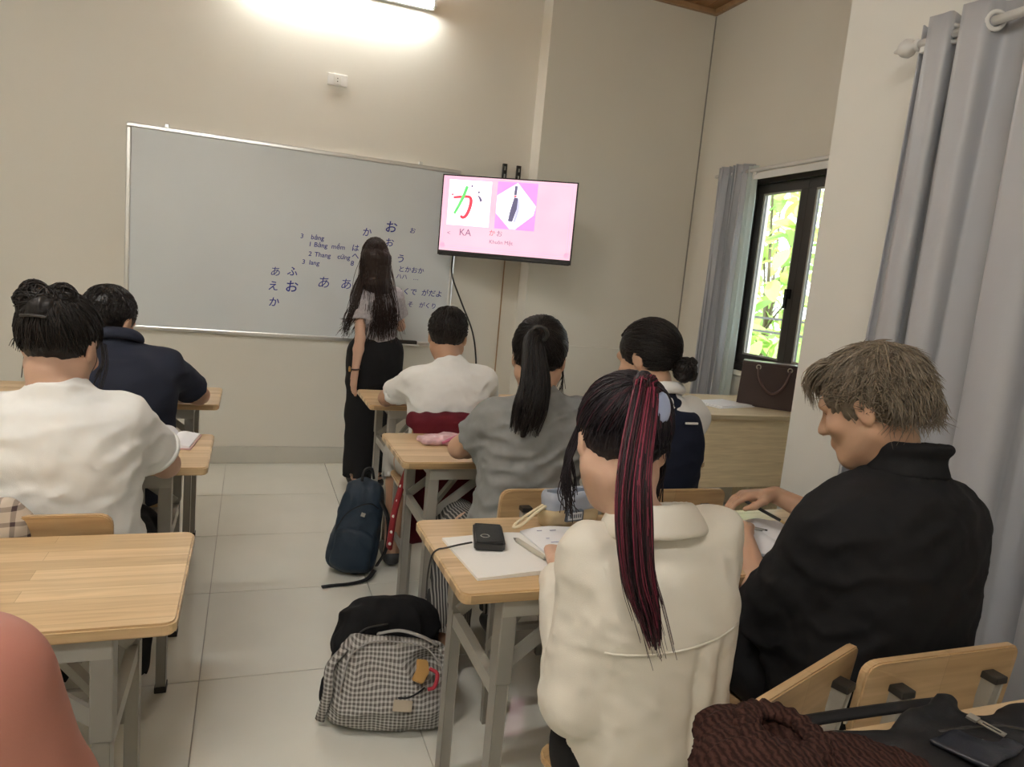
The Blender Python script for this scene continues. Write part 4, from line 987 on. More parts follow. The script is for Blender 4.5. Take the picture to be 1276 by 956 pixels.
# --- boy in white T-shirt
J = dict(hip=(.82, 2.915, .54), neck=(.826, 2.945, .975), lsh=(.688, 2.97, .890), rsh=(.978, 2.96, .900), lel=(.598, 3.165, .775), rel=(1.07, 3.15, .78), lwr=(.74, 3.40, .755), rwr=(.93, 3.40, .755), lkn=(.700, 3.27, .49), rkn=(.92, 3.30, .50), lan=(.66, 3.12, .08), ran=(.92, 3.22, .08))
H = Head((.816, 3.005, 1.088), (.22, .93, -.28))
t, o = person('boy in a white T-shirt with short black hair sitting below the television', (.82, 2.99), 'tan', J, H, 1.0)
S = Soft(); r, f, u, L = garment(S, J, [(-.28, .18, .13), (0, .175, .13), (.35, .165, .125), (.68, .18, .128), (.88, .165, .105), (.97, .09, .075)], .056)
for sd in 'lr': S.sleeve(J[sd + 'sh'], np_(J[sd + 'sh']) * .25 + np_(J[sd + 'el']) * .75, .060, .062, .049, .05)
S.ring(np_(J['neck']) + u * .006 + f * .011, u + f * .25, .061, .007, .008); S.disp += [folds(51, .007, 45, (.5, .2, -.8)), folds(52, .003, 100)]
cloth('t_shirt', S, F_WHITE, t, o, .0075)
cloth('shorts', trousers(J, .088, .075, .080, hem=.72), F_SHORTS, t, o, .01); shoes(J, t, o, SHOE)
rs = np.random.RandomState(5); S = Soft(); cap(S, H, -.045); parts = [short_locks(H, rs, 800, (0, -.3, .95), .55, .0024, .07, 6, low=-.35) + (3, None)]
parts.append(nape(H, rs, 120, -.42, .020) + (3, None)); hair_obj(S, H, parts, t, o, DARK, comb=(0, -.3, .95))

# --- woman in grey T-shirt with ponytail
J = dict(hip=(.83, 1.995, .54), neck=(.858, 2.005, 1.000), lsh=(.722, 2.015, .932), rsh=(.99, 2.0, .942), lel=(.652, 2.15, .800), rel=(1.06, 2.15, .80), lwr=(.80, 2.355, .755), rwr=(.95, 2.36, .755), lkn=(.725, 2.36, .48), rkn=(.92, 2.40, .50), lan=(.680, 2.20, .08), ran=(.92, 2.32, .08))
H = Head((.860, 2.055, 1.120), (.38, .88, -.26))
t, o = person('woman in a grey T-shirt with a black ponytail hanging down her back', (.84, 2.05), 'warm', J, H, .95)
S = Soft(); r, f, u, L = garment(S, J, [(-.24, .185, .13), (0, .18, .13), (.35, .165, .122), (.68, .17, .125), (.88, .15, .1), (.97, .085, .072)], .052)
for sd in 'lr': S.sleeve(J[sd + 'sh'], np_(J[sd + 'sh']) * .35 + np_(J[sd + 'el']) * .65, .055, .060, .046, .05)
S.ring(np_(J['neck']) + u * .006 + f * .011, u + f * .25, .059, .007, .008); S.disp += [folds(61, .008, 48, (.6, .1, -.75)), folds(62, .003, 105)]
cloth('t_shirt', S, F_GREY, t, o, .0065)
cloth('striped_trousers', trousers(J, .080, .075, .080, hem=.12), F_STRIPE, t, o, .009); shoes(J, t, o, SHOE)
rs = np.random.RandomState(6); tgt = (-.05, -.93, .35); S = Soft(); cap(S, H, -.060)
tp = [H.w((-.010, -.104, .050)), H.w((-.020, -.138, .020)), (.793, 1.905, 1.065), (.778, 1.890, .985), (.765, 1.89, .905)]
S.chain([np_(p) for p in catmull(tp, 9)], [.016, .017, .020, .024, .027, .027, .023, .016, .008], .012, flat=((0, 1, 0), .75))
parts = [pulled(H, rs, 520, tgt) + (3, None), tail(rs, tp, 520, [.017, .030, .046, .054, .044], r=.0019) + (3, None)]
P = []
for i in range(20):
    st = H.w((.074, rs.uniform(.02, .05), rs.uniform(-.02, .02))); P.append(catmull([st, st + (.006, -.005, -.05), st + (rs.normal() * .008, -.012, -rs.uniform(.07, .11))], 7))
parts.append((np.array(P), np.full((20, 7), .001), 3, None))
parts.append(nape(H, rs, 90) + (3, None)); hr = hair_obj(S, H, parts, t, o, DARK, comb=tgt); obj('hair_tie', torus(.024, .006, H.w((-.005, -.135, .045)) - o, H.d((0, -.85, -.5)), 16, 6), M['cap'], hr)

# --- woman in navy vest over white shirt
J = dict(hip=(1.26, 1.985, .54), neck=(1.272, 1.975, 1.022), lsh=(1.125, 1.98, .950), rsh=(1.412, 2.005, .955), lel=(1.07, 2.14, .79), rel=(1.47, 2.17, .79), lwr=(1.16, 2.36, .755), rwr=(1.34, 2.37, .755), lkn=(1.17, 2.38, .50), rkn=(1.35, 2.38, .50), lan=(1.17, 2.32, .08), ran=(1.35, 2.32, .08))
H = Head((1.228, 2.02, 1.140), (-.50, .80, -.30))
t, o = person('woman in a navy knitted vest over a white shirt with a low black bun', (1.26, 2.02), 'warm', J, H, .93)
S = Soft(); r, f, u, L = garment(S, J, [(0, .165, .118), (.35, .155, .115), (.68, .16, .118), (.88, .142, .095), (.97, .08, .07)], .050)
for sd in 'lr': S.sleeve(J[sd + 'sh'], np_(J[sd + 'sh']) * .1 + np_(J[sd + 'el']) * .9, .058, .056, .046, .05)
S.disp += [folds(71, .005, 55)]; cloth('white_shirt', S, F_WHITE, t, o, .008)
S = Soft(); r, f, u, L = garment(S, J, [(-.22, .185, .135), (0, .18, .132), (.35, .170, .127), (.68, .172, .128), (.88, .135, .106), (.955, .075, .08)], .048)
S.disp += [folds(72, .005, 45)]; cloth('knitted_vest', S, F_VEST, t, o, .007)
S = Soft(); S.ring(np_(J['neck']) + u * .028 + f * .01, u + f * .3, .056, .013, .01); S.ring(np_(J['neck']) + u * .012 + f * .008, u + f * .3, .068, .012, .02); cloth('shirt_collar', S, F_WHITE, t, o, .006)
obj('vest_logo', box((1.30 - o[0], 1.862 - o[1], .952), (1.345 - o[0], 1.868 - o[1], .958)), M['white_plastic'], t)
cloth('trousers', trousers(J), F_TROUS, t, o, .01); shoes(J, t, o, SHOE)
rs = np.random.RandomState(7); tgt = (.25, -.88, -.35); S = Soft(); cap(S, H, -.070)
bc = np_((1.312, 1.925, 1.118)); S.ell(bc, (.036, .034, .033), None, .015); S.ell(bc + (.022, -.004, .026), (.018, .017, .016), None, .006); S.ell(bc + (.026, .0, -.016), (.022, .02, .022), None, .006); S.ell(bc + (-.008, -.01, -.022), (.024, .02, .02), None, .006)
P = []
for i in range(120):
    a = rs.uniform(0, 6.28); rad = rs.uniform(.022, .041); ph = np.linspace(0, rs.uniform(2, 5), 10); ax = nrm(rs.normal(size=3)); p1 = nrm(np.cross(ax, (1, 0, .3))); p2 = np.cross(ax, p1); P.append(bc + rad * (np.cos(a + ph)[:, None] * p1 + np.sin(a + ph)[:, None] * p2))
parts = [pulled(H, rs, 520, tgt) + (3, None), (np.array(P), np.full((120, 10), .0016), 3, None)]
parts.append(nape(H, rs, 90) + (3, None)); hair_obj(S, H, parts, t, o, DARK, comb=tgt)

# --- woman in cream shirt with a magenta-streaked ponytail
J = dict(hip=(.705, 1.035, .54), neck=(.676, 1.022, .942), lsh=(.568, 1.045, .893), rsh=(.797, 1.02, .928), lel=(.560, 1.045, .672), rel=(.835, 1.10, .700), lwr=(.655, 1.330, .748), rwr=(.79, 1.36, .748), lkn=(.765, 1.38, .46), rkn=(.885, 1.38, .46), lan=(.755, 1.16, .08), ran=(.88, 1.16, .08), lhd=((.35, .9, 0), (0, 0, -1), (.9, -.3, 0), .5), rhd=((-.4, .9, 0), (0, 0, -1), (-.9, -.4, 0), .6))
H = Head((.630, 1.090, 1.080), (.20, .86, -.46), (.08, 0, 1), sc=.95)
t, o = person('woman in an oversized cream shirt with a magenta-streaked ponytail bending over her notebook', (.68, 1.10), 'fair', J, H, .86)
S = Soft(); r, f, u, L = garment(S, J, [(-.62, .185, .13, .015, -.01), (-.30, .172, .138, .01), (0, .160, .138, .008), (.35, .152, .133, .004), (.68, .155, .13), (.88, .135, .105), (.965, .08, .075)], .050, neckr=0)
for sd in 'lr':
    sh_, el_, wr_ = np_(J[sd + 'sh']), np_(J[sd + 'el']), np_(J[sd + 'wr']); S.seg(sh_, el_ + (0, -.025, -.035), .056, .066, .012); S.sleeve(el_ + (0, -.025, -.035), wr_ * .85 + el_ * .15, .066, .048, .036, .012)
cen = np_(J['hip']); rr_ = r.astype(f32)
def pleat(P):   # yoke seam step and two soft pleats below it
    q = P - cen.astype(f32); h = q @ u.astype(f32); x = q @ rr_; hs = f32(.62 * L) - .25 * np.abs(x) * 0 + .12 * x
    below = np.clip((hs - h) / .006, 0, 1); st = .003 * below
    pl = .011 * np.clip((hs - h) / .05, 0, 1) * (np.exp(-((x - .035) / .008) ** 2) - .6 * np.exp(-((x - .055) / .012) ** 2) + .8 * np.exp(-((x - .085) / .01) ** 2))
    return np.where((P @ f.astype(f32)) < (cen @ f), st + pl, 0).astype(f32)
S.disp += [pleat, folds(81, .0075, 36, (1, .2, -.25)), folds(82, .0025, 90)]
shirt = cloth('shirt', S, F_CREAM, t, o, .0055)
S = Soft(); nk = np_(J['neck']); S.ring(nk + u * .030 + f * .018, u + f * .35, .066, .007, .01); S.ring(nk + u * .018 + f * .015, u + f * .35, .073, .008, .018); S.ring(nk + u * .005 + f * .011, u + f * .32, .081, .008, .018); S.ring(nk - u * .008 + f * .006, u + f * .3, .088, .007, .018); cloth('shirt_collar', S, F_CREAM, t, o, .005)
yk = [np_(J['hip']) + u * (.62 * L + .12 * x) + r * x - f * (.133 * math.sqrt(max(0.05, 1 - (x / .172) ** 2)) + .002) for x in np.linspace(-.12, .12, 16)]
obj('yoke_seam', tube([p - o for p in yk], .0022, 5), F_CREAM, shirt)
cloth('trousers', trousers(J, .08, .07, .06, waist=.15), F_TROUS, t, o, .01); shoes(J, t, o, SHOE)
rs = np.random.RandomState(8); tgt = (.02, -.82, .57); S = Soft(); cap(S, H, -.068)
tp = [H.w((.002, -.092, .080)), H.w((.002, -.130, .066)), (.566, .930, 1.085), (.558, .900, 1.00), (.566, .882, .92), (.590, .878, .86), (.612, .880, .80)]
cp = catmull(tp, 11); S.chain([np_(p) for p in cp[:8]], [.014, .015, .016, .016, .015, .012, .009, .005], .012, flat=((0, 1, 0), .7))
PK = np_((.20, .030, .055)); DK = np_((.016, .011, .013)); DV = np_((.055, .016, .024))
n1 = 330; tc_ = np.array([(PK, DV, DK)[rs.choice([0, 1, 2], p=[.26, .30, .44])] for _ in range(n1)])
parts = [pulled(H, rs, 620, tgt, low=-.5) + (3, None)]
pk = pulled(H, rs, 70, tgt, low=-.45); parts.append((pk[0], pk[1], 3, np.array([DV] * len(pk[0]))))
parts.append(tail(rs, tp, n1, [.015, .026, .030, .024, .010], m=20, r=.0018, taper=.45) + (3, tc_))
n2 = 60; parts.append(tail(rs, tp[:-1] + [(.630, .880, .765)], n2, [.014, .026, .034, .036, .034], m=20, r=.0010, taper=.5) + (3, np.array([(DV, DK)[rs.randint(2)] for _ in range(n2)])))
P = []
for i in range(60):   # locks beside the left cheek
    st = H.w((-.078, rs.uniform(.0, .06), rs.uniform(-.01, .03))); P.append(catmull([st, st + (-.012, .006, -.05), st + (-.004 + rs.normal() * .006, .012, -.10), st + (.008 + rs.normal() * .008, .016, -rs.uniform(.11, .16))], 9))
parts.append((np.array(P), np.linspace(.0016, .0009, 9)[None] * np.ones((60, 1)), 3, None))
P = []
for i in range(50):
    st = H.w((.078, rs.uniform(-.02, .05), rs.uniform(-.03, .02))); P.append(catmull([st, st + (.008, .0, -.04), st + (rs.normal() * .008, -.004, -rs.uniform(.06, .10))], 8))
parts.append((np.array(P), np.full((50, 8), .0014), 3, None))
def vio(X, c): return c
parts.append(nape(H, rs, 120) + (3, None)); hr = hair_obj(S, H, parts, t, o, (.016, .012, .016), h=.0045, comb=tgt)
Sx = Soft(); Sx.ell(H.w((.040, -.108, .040)), (.019, .008, .028), np.stack([nrm(H.d((.85, .5, 0))), nrm(H.d((.5, -.85, 0))), H.d((0, 0, 1))], 1), .0)
X, F = Sx.vf(.003, 1); obj('hair_clip', me_from(X - o, F), mk('pale_blue_clip', (.36, .42, .60), .35), hr, label='pale blue oval hair clip')

# --- blond person in black shirt
J = dict(hip=(1.245, 1.035, .54), neck=(1.268, 1.040, 1.045), lsh=(1.125, 1.040, .905), rsh=(1.415, 1.065, .925), lel=(1.100, 1.185, .655), rel=(1.515, 1.335, .770), lwr=(1.205, 1.425, .765), rwr=(1.402, 1.545, .822), lkn=(1.16, 1.44, .50), rkn=(1.34, 1.44, .50), lan=(1.16, 1.38, .08), ran=(1.34, 1.38, .08), hs=1.0,
         lhd=((.15, .95, .0), (.1, 0, -1), (.95, -.1, .1), .45), rhd=((-.90, .35, -.12), (-.15, -.1, -1), (-.2, -.95, -.1), .75))
H = Head((1.215, 1.105, 1.160), (-.46, .78, -.40))
t, o = person('person with messy ash-blond hair and a loose black shirt writing in a notebook', (1.25, 1.10), 'warm', J, H, .98, h=.005)
S = Soft(); r, f, u, L = garment(S, J, [(-.25, .215, .145), (0, .215, .15), (.35, .205, .148), (.68, .205, .142), (.88, .17, .115), (.97, .09, .08)], .064)
for sd, fr_ in (('l', 1.04), ('r', .90)): S.sleeve(J[sd + 'sh'], np_(J[sd + 'sh']) * (1 - fr_) + np_(J[sd + 'el']) * fr_, .078, .085, .055, .06)
S.disp += [folds(91, .008, 38, (.5, .2, -.8)), folds(92, .003, 90)]; cloth('shirt', S, F_BLACK, t, o, .0065)
S = Soft(); nk = np_(J['neck']); S.loft(nk - u * .02, u + f * .15, r, [(0, .088, .080), (.03, .078, .072), (.058, .074, .068)], .01, .006); S.ring(nk + u * .040, u + f * .15, .066, .012, .015)
S.loft(nk + u * .0, u + f * .15, r, [(0.02, .062, .056), (.08, .062, .056)], .002, .003, op='s'); cloth('stand_collar', S, F_BLACK, t, o, .005)
cloth('trousers', trousers(J), F_TROUS, t, o, .01); shoes(J, t, o, SHOEW)
rs = np.random.RandomState(9); BL = np_((.200, .160, .115)); S = Soft(); cap(S, H, -.090, grow=1.02)
crown = (0, -.35, .93)
parts = [short_locks(H, rs, 1500, crown, .85, .0022, .15, 9, low=-.66, mess=.22, down=.010, front=.66) + (3, None), short_locks(H, rs, 1500, crown, 1.0, .0012, .22, 9, low=-.64, mess=.3, down=.012, front=.68) + (3, None)]
P = []
for i in range(320):  # fringe sticking out over the brow, and nape locks
    a = rs.uniform(-.75, .75); d0 = nrm((math.sin(a) * .8, .62, .75 + rs.uniform(-.1, .15))); s0 = sph(H, d0, 1.0); dv = H.d((math.sin(a) * .5 + rs.normal() * .2, .9, -.2 + rs.normal() * .2)); P.append(catmull([s0, s0 + dv * .028 + (0, 0, .006), s0 + dv * .050 + (0, 0, -.016), s0 + dv * .062 + H.d((rs.normal() * .008, 0, -rs.uniform(.02, .055)))], 9))
parts.append((np.array(P), np.sin(np.linspace(1.0, PI - .1, 9))[None] * rs.uniform(.0008, .0022, (320, 1)), 3, None))
P = []
for i in range(340):
    a = rs.uniform(-1.3, 1.3); d0 = nrm((math.sin(a), -math.cos(a), -.25 + rs.uniform(-.2, .2))); s0 = sph(H, d0, 1.02); P.append(catmull([s0, s0 + H.d((0, -.006, -.025)), s0 + H.d((rs.normal() * .006, rs.normal() * .006, -.05)), s0 + H.d((rs.normal() * .01, .004 + rs.normal() * .012, -rs.uniform(.055, .085)))], 8))
parts.append((np.array(P), np.sin(np.linspace(1.0, PI - .1, 8))[None] * rs.uniform(.0009, .0022, (340, 1)), 3, None))
hair_obj(S, H, parts, t, o, BL, h=.0045, comb=crown, amp=.003, freq=30, var=.40)

# --- bare shoulder at the edge
J = dict(hip=(-.41, .49, .54), neck=(-.345, .50, 1.075), lsh=(-.53, .50, 1.005), rsh=(-.168, .520, 1.040), lel=(-.60, .66, .76), rel=(-.100, .585, .76), lwr=(-.45, .92, .70), rwr=(-.25, .86, .68), lkn=(-.52, .92, .50), rkn=(-.33, .92, .50), lan=(-.52, .88, .08), ran=(-.33, .88, .08))
H = Head((-.36, .55, 1.235), (0, .95, -.2))
t, o = person('sunburnt bare shoulder and upper arm of a seated person cut off by the photo edge', (-.41, .52), 'pink', J, H, 1.1)
S = Soft(); r, f, u, L = garment(S, J, [(-.2, .19, .135), (.35, .17, .125), (.68, .165, .122), (.82, .14, .105)], .02, neckr=0); cloth('tank_top', S, F_GREY, t, o, .01)
cloth('trousers', trousers(J), F_TROUS, t, o, .011)
rs = np.random.RandomState(10); S = Soft(); cap(S, H, -.055); hair_obj(S, H, [short_locks(H, rs, 300, (0, -.35, .93), .5, .0022, .05, 6) + (3, None)], t, o, DARK, h=.007)
# ---------------------------------------------------------------- bags, clothes left lying about, things on desks
def rotz(a): c, s = math.cos(a), math.sin(a); return np.array([[c, -s, 0], [s, c, 0], [0, 0, 1.]])
def rotx(a): c, s = math.cos(a), math.sin(a); return np.array([[1, 0, 0], [0, c, -s], [0, s, c]])
def roty(a): c, s = math.cos(a), math.sin(a); return np.array([[c, 0, s], [0, 1, 0], [-s, 0, c]])
def soft_obj(name, S, mat, parent, h=.006, relax=2, **k):
    X, F = S.vf(h, relax); return obj(name, me_from(X, F), mat, parent, **k)
NAVYB = mk('navy_nylon', (.016, .030, .050), .55, var=.15, spec=.35, bump=.2, bs=500, bump2=.25, bs2=22)
BLKN = mk('black_nylon', (.012, .012, .013), .6, var=.15, spec=.3, bump=.2, bs=500)
# navy backpack
t = thing('backpack', 'navy blue backpack standing on the tiles with a loose strap', 'backpack', (.485, 3.06, 0), math.radians(-8)); t.scale = (.88, .95, .94)
S = Soft(); tilt = nrm((.16, .12, 1))
S.loft((-.03, 0, 0), tilt, (1, 0, 0), [(0.0, .105, .075), (.06, .125, .085), (.20, .118, .082), (.34, .105, .07), (.42, .085, .055), (.46, .05, .035)], .02, .05, power=3); S.disp += [folds(101, .008, 40)]
b = soft_obj('bag_body', S, NAVYB, t)
S = Soft(); S.loft((-.03, -.055, .02), tilt, (1, 0, 0), [(0, .08, .035), (.05, .10, .045), (.17, .095, .04), (.22, .07, .02)], .02, .03, power=3); S.disp += [folds(102, .006, 50)]; soft_obj('front_pocket', S, NAVYB, t)
obj('zip', tube([(-.10, -.088, .24), (-.06, -.088, .31), (0, -.084, .35), (.06, -.075, .36), (.1, -.06, .33)], .003, 5, 20), BLKN, b)
obj('logo_patch', box((.015, -.083, .30), (.035, -.080, .318), rot=(0, .3, 0)), M['steel2'], t)
obj('top_handle', tube([(.01, -.02, .45), (.02, .0, .495), (.055, .02, .50), (.07, .03, .45)], .008, 6, 14), BLKN, t)
obj('shoulder_strap', tube([(.09, .02, .38), (.15, -.05, .28), (.15, -.06, .14), (.11, -.03, .04)], .014, 6, 18, flat=.35), BLKN, t)
obj('loose_strap', tube([(.10, -.06, .03), (.06, -.12, .012), (-.02, -.155, .007), (-.10, -.17, .006), (-.15, -.185, .006)], .013, 6, 20, flat=.3), BLKN, t)
# gingham backpack
GING = woven('gingham', (.52, .51, .475), (.12, .11, .10), .0115, 'check', axes=(0, 2), duty=.45)
t = thing('backpack', 'grey gingham backpack with a tan charm lying on the floor tiles', 'backpack', (.445, 1.975, 0), math.radians(-12)); t.scale = (1.05, 1.05, .84)
Rb = roty(.10) @ rotx(math.radians(-44)); S = Soft(); c0 = np_((0, .02, .125))
S.rbox(c0, (.165, .062, .138), .055, Rb, .02); S.ell(c0 + Rb @ np_((0, -.045, -.03)), (.135, .04, .10), Rb, .03); S.ell((-.02, .02, .05), (.165, .10, .05), None, .05); S.ell((.12, .02, .20), (.06, .05, .04), None, .04, 's'); S.cut((0, 0, .004), (0, 0, -1)); S.disp += [folds(111, .015, 30), folds(112, .006, 70)]
b = soft_obj('bag_body', S, GING, t, .0055)
fp = lambda x, z, d=.07: c0 + Rb @ np_((x, -d, z))
for pts in ([(-.13, .06), (-.08, .105), (.0, .115), (.08, .105), (.13, .055)], [(-.14, -.06), (-.135, .03), (-.125, .075)], [(.14, -.07), (.14, .02), (.125, .07)]):
    obj('piping', tube([fp(x, z, .072) for x, z in pts], .0028, 5, 20), mk('grey_piping', (.33, .32, .30), .8), b)
obj('name_patch', prism(rrect(-.026, -.017, .026, .017, .003), -.002, .002), mk('beige_patch', (.42, .36, .27), .8), t, fp(.035, -.085, .096), (math.radians(-44), .10, 0))
ch = obj('charm', prism([(-.018, -.035), (.016, -.04), (.026, .0), (.012, .036), (-.02, .032), (-.012, .0)], -.006, .006, bev=.003), mk('tan_charm', (.45, .26, .08), .5), t, fp(.072, .025, .104), (math.radians(-44), .3, 0))
obj('red_cord', tube([fp(.098, .035, .092), fp(.122, .02, .092), (fp(.118, -.02, .092)), fp(.100, -.03, .094)], .006, 6, 14), mk('red_cord', (.45, .03, .05), .7), t)
obj('pull_cord', tube([fp(.09, -.025, .095), fp(.07, -.045, .095), fp(.045, -.06, .094), fp(.02, -.062, .094)], .003, 5, 14), BLKN, t)
obj('side_strap', tube([fp(-.15, .08, .05), fp(-.18, .02, .055), fp(-.172, -.06, .05), (-.19, -.05, .025)], .015, 6, 16, flat=.35), GING, t)
obj('side_strap', tube([fp(.13, .11, .06), fp(.165, .05, .065), fp(.158, -.04, .06)], .014, 6, 14, flat=.35), GING, t)
obj('top_flap', tube([fp(-.06, .145, .02), fp(0, .155, .06), fp(.07, .14, .065), fp(.12, .12, .05)], .010, 6, 16, flat=.4), mk('grey_lining', (.36, .35, .33), .8), t)
# black bag behind it
t = thing('bundled_jacket', 'bundled black jacket on the floor right behind the gingham backpack', 'jacket', (.475, 2.205, 0)); t.scale = (1, 1, .93)
S = Soft(); S.ell((0, 0, .13), (.185, .09, .14), None, .02); S.ell((-.06, .0, .22), (.10, .07, .07), None, .05); S.ell((.07, .0, .21), (.10, .07, .07), None, .05); S.seg((-.12, -.05, .2), (-.21, -.16, .05), .05, .025, .05); S.cut((0, 0, .003), (0, 0, -1)); S.disp += [folds(121, .014, 28), folds(122, .005, 70)]
soft_obj('folded_cloth', S, F_BLACK, t, .0065); obj('zip', tube([(-.15, -.10, .16), (-.1, -.09, .23), (-.02, -.088, .245)], .003, 5, 12), M['cap'], t)
# maroon jacket on a chair
MAR = mk('maroon_cotton', (.105, .010, .018), .85, var=.2, spec=.2, bump2=.25, bs2=16)
t = thing('maroon_jacket', 'maroon jacket with snap buttons hung over the chair of the white T-shirt boy', 'jacket', (.825, 2.755, 0))
S = Soft(); S.rbox((0, -.035, .57), (.20, .022, .21), .02, None, .02); S.rbox((.03, -.045, .40), (.22, .028, .14), .025, None, .05); S.seg((-.19, 0, .765), (.19, 0, .765), .03, .03, .04); S.ell((.05, -.05, .33), (.2, .05, .1), None, .05); S.disp += [folds(131, .012, 30, (1, 0, .2)), folds(132, .004, 70)]
soft_obj('jacket_body', S, MAR, t, .0075)
pk = obj('front_band', tube([(-.20, -.03, .60), (-.225, -.03, .50), (-.245, -.02, .38), (-.255, -.012, .235)], [.024, .028, .032, .034], 8, 16, flat=.35), mk('red_cotton', (.26, .015, .022), .85, var=.2), t)
for z, x in ((.50, -.231), (.44, -.240), (.375, -.252), (.31, -.256), (.26, -.259)): obj('snap', lathe([(0, -.004), (.006, -.003), (.007, .001)], 8, axis=1, c=(x, -.043, z)), M['white_plastic'], pk)
# brown knit sweater
KNIT, n_, l_, b_ = newmat('brown_cable_knit'); setin(b_, Roughness=.95); b_.inputs['Specular IOR Level'].default_value = .15
tc = n_.new('ShaderNodeTexCoord'); wv = n_.new('ShaderNodeTexWave'); wv.inputs['Scale'].default_value = 34; wv.inputs['Distortion'].default_value = 4; wv.inputs['Detail Scale'].default_value = 3; l_.new(tc.outputs['Object'], wv.inputs['Vector'])
mx = n_.new('ShaderNodeMix'); mx.data_type = 'RGBA'; mx.inputs[6].default_value = (.022, .010, .008, 1); mx.inputs[7].default_value = (.060, .026, .020, 1); l_.new(wv.outputs['Fac'], mx.inputs[0]); l_.new(mx.outputs[2], b_.inputs['Base Color'])
bp = n_.new('ShaderNodeBump'); bp.inputs['Strength'].default_value = .5; bp.inputs['Distance'].default_value = .003; l_.new(wv.outputs['Fac'], bp.inputs['Height']); l_.new(bp.outputs[0], b_.inputs['Normal'])
t = thing('knit_sweater', 'dark brown ribbed knit sweater heaped on the corner desk', 'sweater', (.695, .600, DZ)); t.scale = (1, 1, .62)
S = Soft(); S.ell((.0, .0, .035), (.16, .15, .055), None, .02); S.ell((.12, -.03, .025), (.12, .10, .038), None, .05); S.seg((-.04, .13, .045), (-.06, .02, .06), .055, .065, .04); S.ell((-.05, .06, .085), (.085, .065, .045), None, .03); S.ell((-.02, .075, .125), (.026, .030, .05), None, .015, 's'); S.seg((-.10, .05, .02), (-.13, -.02, -.06), .045, .035, .05)
S.cut((0, 0, .003), (0, 0, -1)) if False else None
def ribs(P): 
    q = P @ np.array((.55, .75, -.35), f32); return (f32(.011) * np.abs(np.sin(q * 95 + 1.5 * np.sin(P @ np.array((20, -14, 9), f32)))) - .002).astype(f32)
S.disp += [ribs, folds(141, .010, 30)]; soft_obj('knit_body', S, KNIT, t, .005, 1)
S = Soft(); S.ring((-.02, .068, .115), (.15, -.15, 1), .045, .017, .01)
def ribs2(P): q = P - np.array((-.02, .068, .1), f32); return (f32(.004) * np.sin(np.arctan2(q[..., 1], q[..., 0]) * 18)).astype(f32)
S.disp += [ribs2]; soft_obj('cowl_collar', S, KNIT, t, .0045, 1); obj('button', lathe([(0, .004), (.006, .003), (.007, -.002)], 10, c=(-.10, .015, .085)), M['zip'], t)
# black bag on the corner desk
t = thing('shoulder_bag', 'limp black shoulder bag with leather panel and metal zip pull on the corner desk', 'bag', (.985, .622, DZ)); t.scale = (1, .85, .7)
S = Soft(); S.ell((.05, .0, .022), (.17, .10, .030), None, .02); S.ell((.20, -.02, .022), (.14, .11, .034), None, .05); S.seg((-.05, .08, .012), (-.22, .125, .012), .018, .012, .04, flat=((0, 0, 1), .6)); S.seg((-.02, .10, .03), (.09, .13, .035), .02, .016, .03); S.disp += [folds(151, .010, 34), folds(152, .003, 80)]; S.cut((0, 0, .001), (0, 0, -1))
soft_obj('bag_body', S, BLKN, t, .0055)
S = Soft(); S.rbox((.0, .0, .054), (.055, .045, .006), .005, rotx(-.12) @ rotz(.25), .004); S.disp += [folds(153, .006, 50)]; soft_obj('leather_panel', S, mk('navy_leather', (.016, .018, .026), .38, bump=.2, bs=300), t, .004)
zp = obj('zip_pull', boxes([((-.006, -.022, -.0015), (.006, -.016, .0015)), ((-.006, .012, -.0015), (.006, .018, .0015)), ((-.006, -.022, -.0015), (-.003, .018, .0015)), ((.003, -.022, -.0015), (.006, .018, .0015)), ((-.008, .018, -.003), (.008, .034, .003))], .0006), M['zip'], t, (.040, .015, .072), (.15, 0, .35))
obj('zip_track', tube([(-.02, .05, .045), (.06, .03, .058), (.13, -.01, .06), (.2, -.05, .055)], .004, 5, 20), M['cap'], t)
obj('carry_strap', tube([(-.22, .125, .012), (-.28, .13, .010), (-.20, .16, .012), (-.05, .15, .022), (.08, .135, .03)], .014, 6, 24, flat=.4), BLKN, t)
# plaid cloth over the chair at the left edge
t = thing('plaid_scarf', 'beige plaid scarf bunched on the chair beside the white T-shirt', 'scarf', (-.500, 1.732, .662))
S = Soft(); S.ell((0, 0, .05), (.085, .05, .085), None, .02); S.ell((-.06, .01, .02), (.08, .05, .07), None, .03); S.disp += [folds(161, .008, 45)]; soft_obj('scarf_cloth', S, woven('plaid', (.55, .47, .38), (.09, .06, .06), .030, 'check', axes=(0, 2), duty=.7), t, .006)

# notebook, power bank, pen on the desk of the cream shirt
def page(name, w_, d_, mat, parent, curl, loc, rz, th=.006):
    V = []; F = []; n = 10
    for i in range(n + 1):
        u = i / n; z = curl * math.sin(PI * min(1, u * 1.1)) * (1 - u) + th
        for y in (0, d_): V.append((w_ * u, y, z))
    for i in range(n + 1):
        for y in (0, d_): V.append((w_ * i / n, y, 0))
    m = 2 * (n + 1)
    for i in range(n): a = 2 * i; F += [(a, a + 2, a + 3, a + 1), (m + a, m + a + 1, m + a + 3, m + a + 2), (a, m + a, m + a + 2, a + 2), (a + 1, a + 3, m + a + 3, m + a + 1)]
    F += [(0, 1, m + 1, m), (2 * n, m + 2 * n, m + 2 * n + 1, 2 * n + 1)]
    return obj(name, me_from(V, F, smooth=False), mat, parent, loc, (0, 0, rz))
nb = thing('notebook', 'open notebook with a cream and a white page under the power bank', 'notebook', (.672, 1.345, DZ + .0005), math.radians(4))
page('left_page', -.205, .235, M['paper_cream'], nb, .006, (0, 0, .0), 0); pr = page('right_page', .20, .24, M['paper'], nb, .014, (.002, .0, .0), 0, .008)
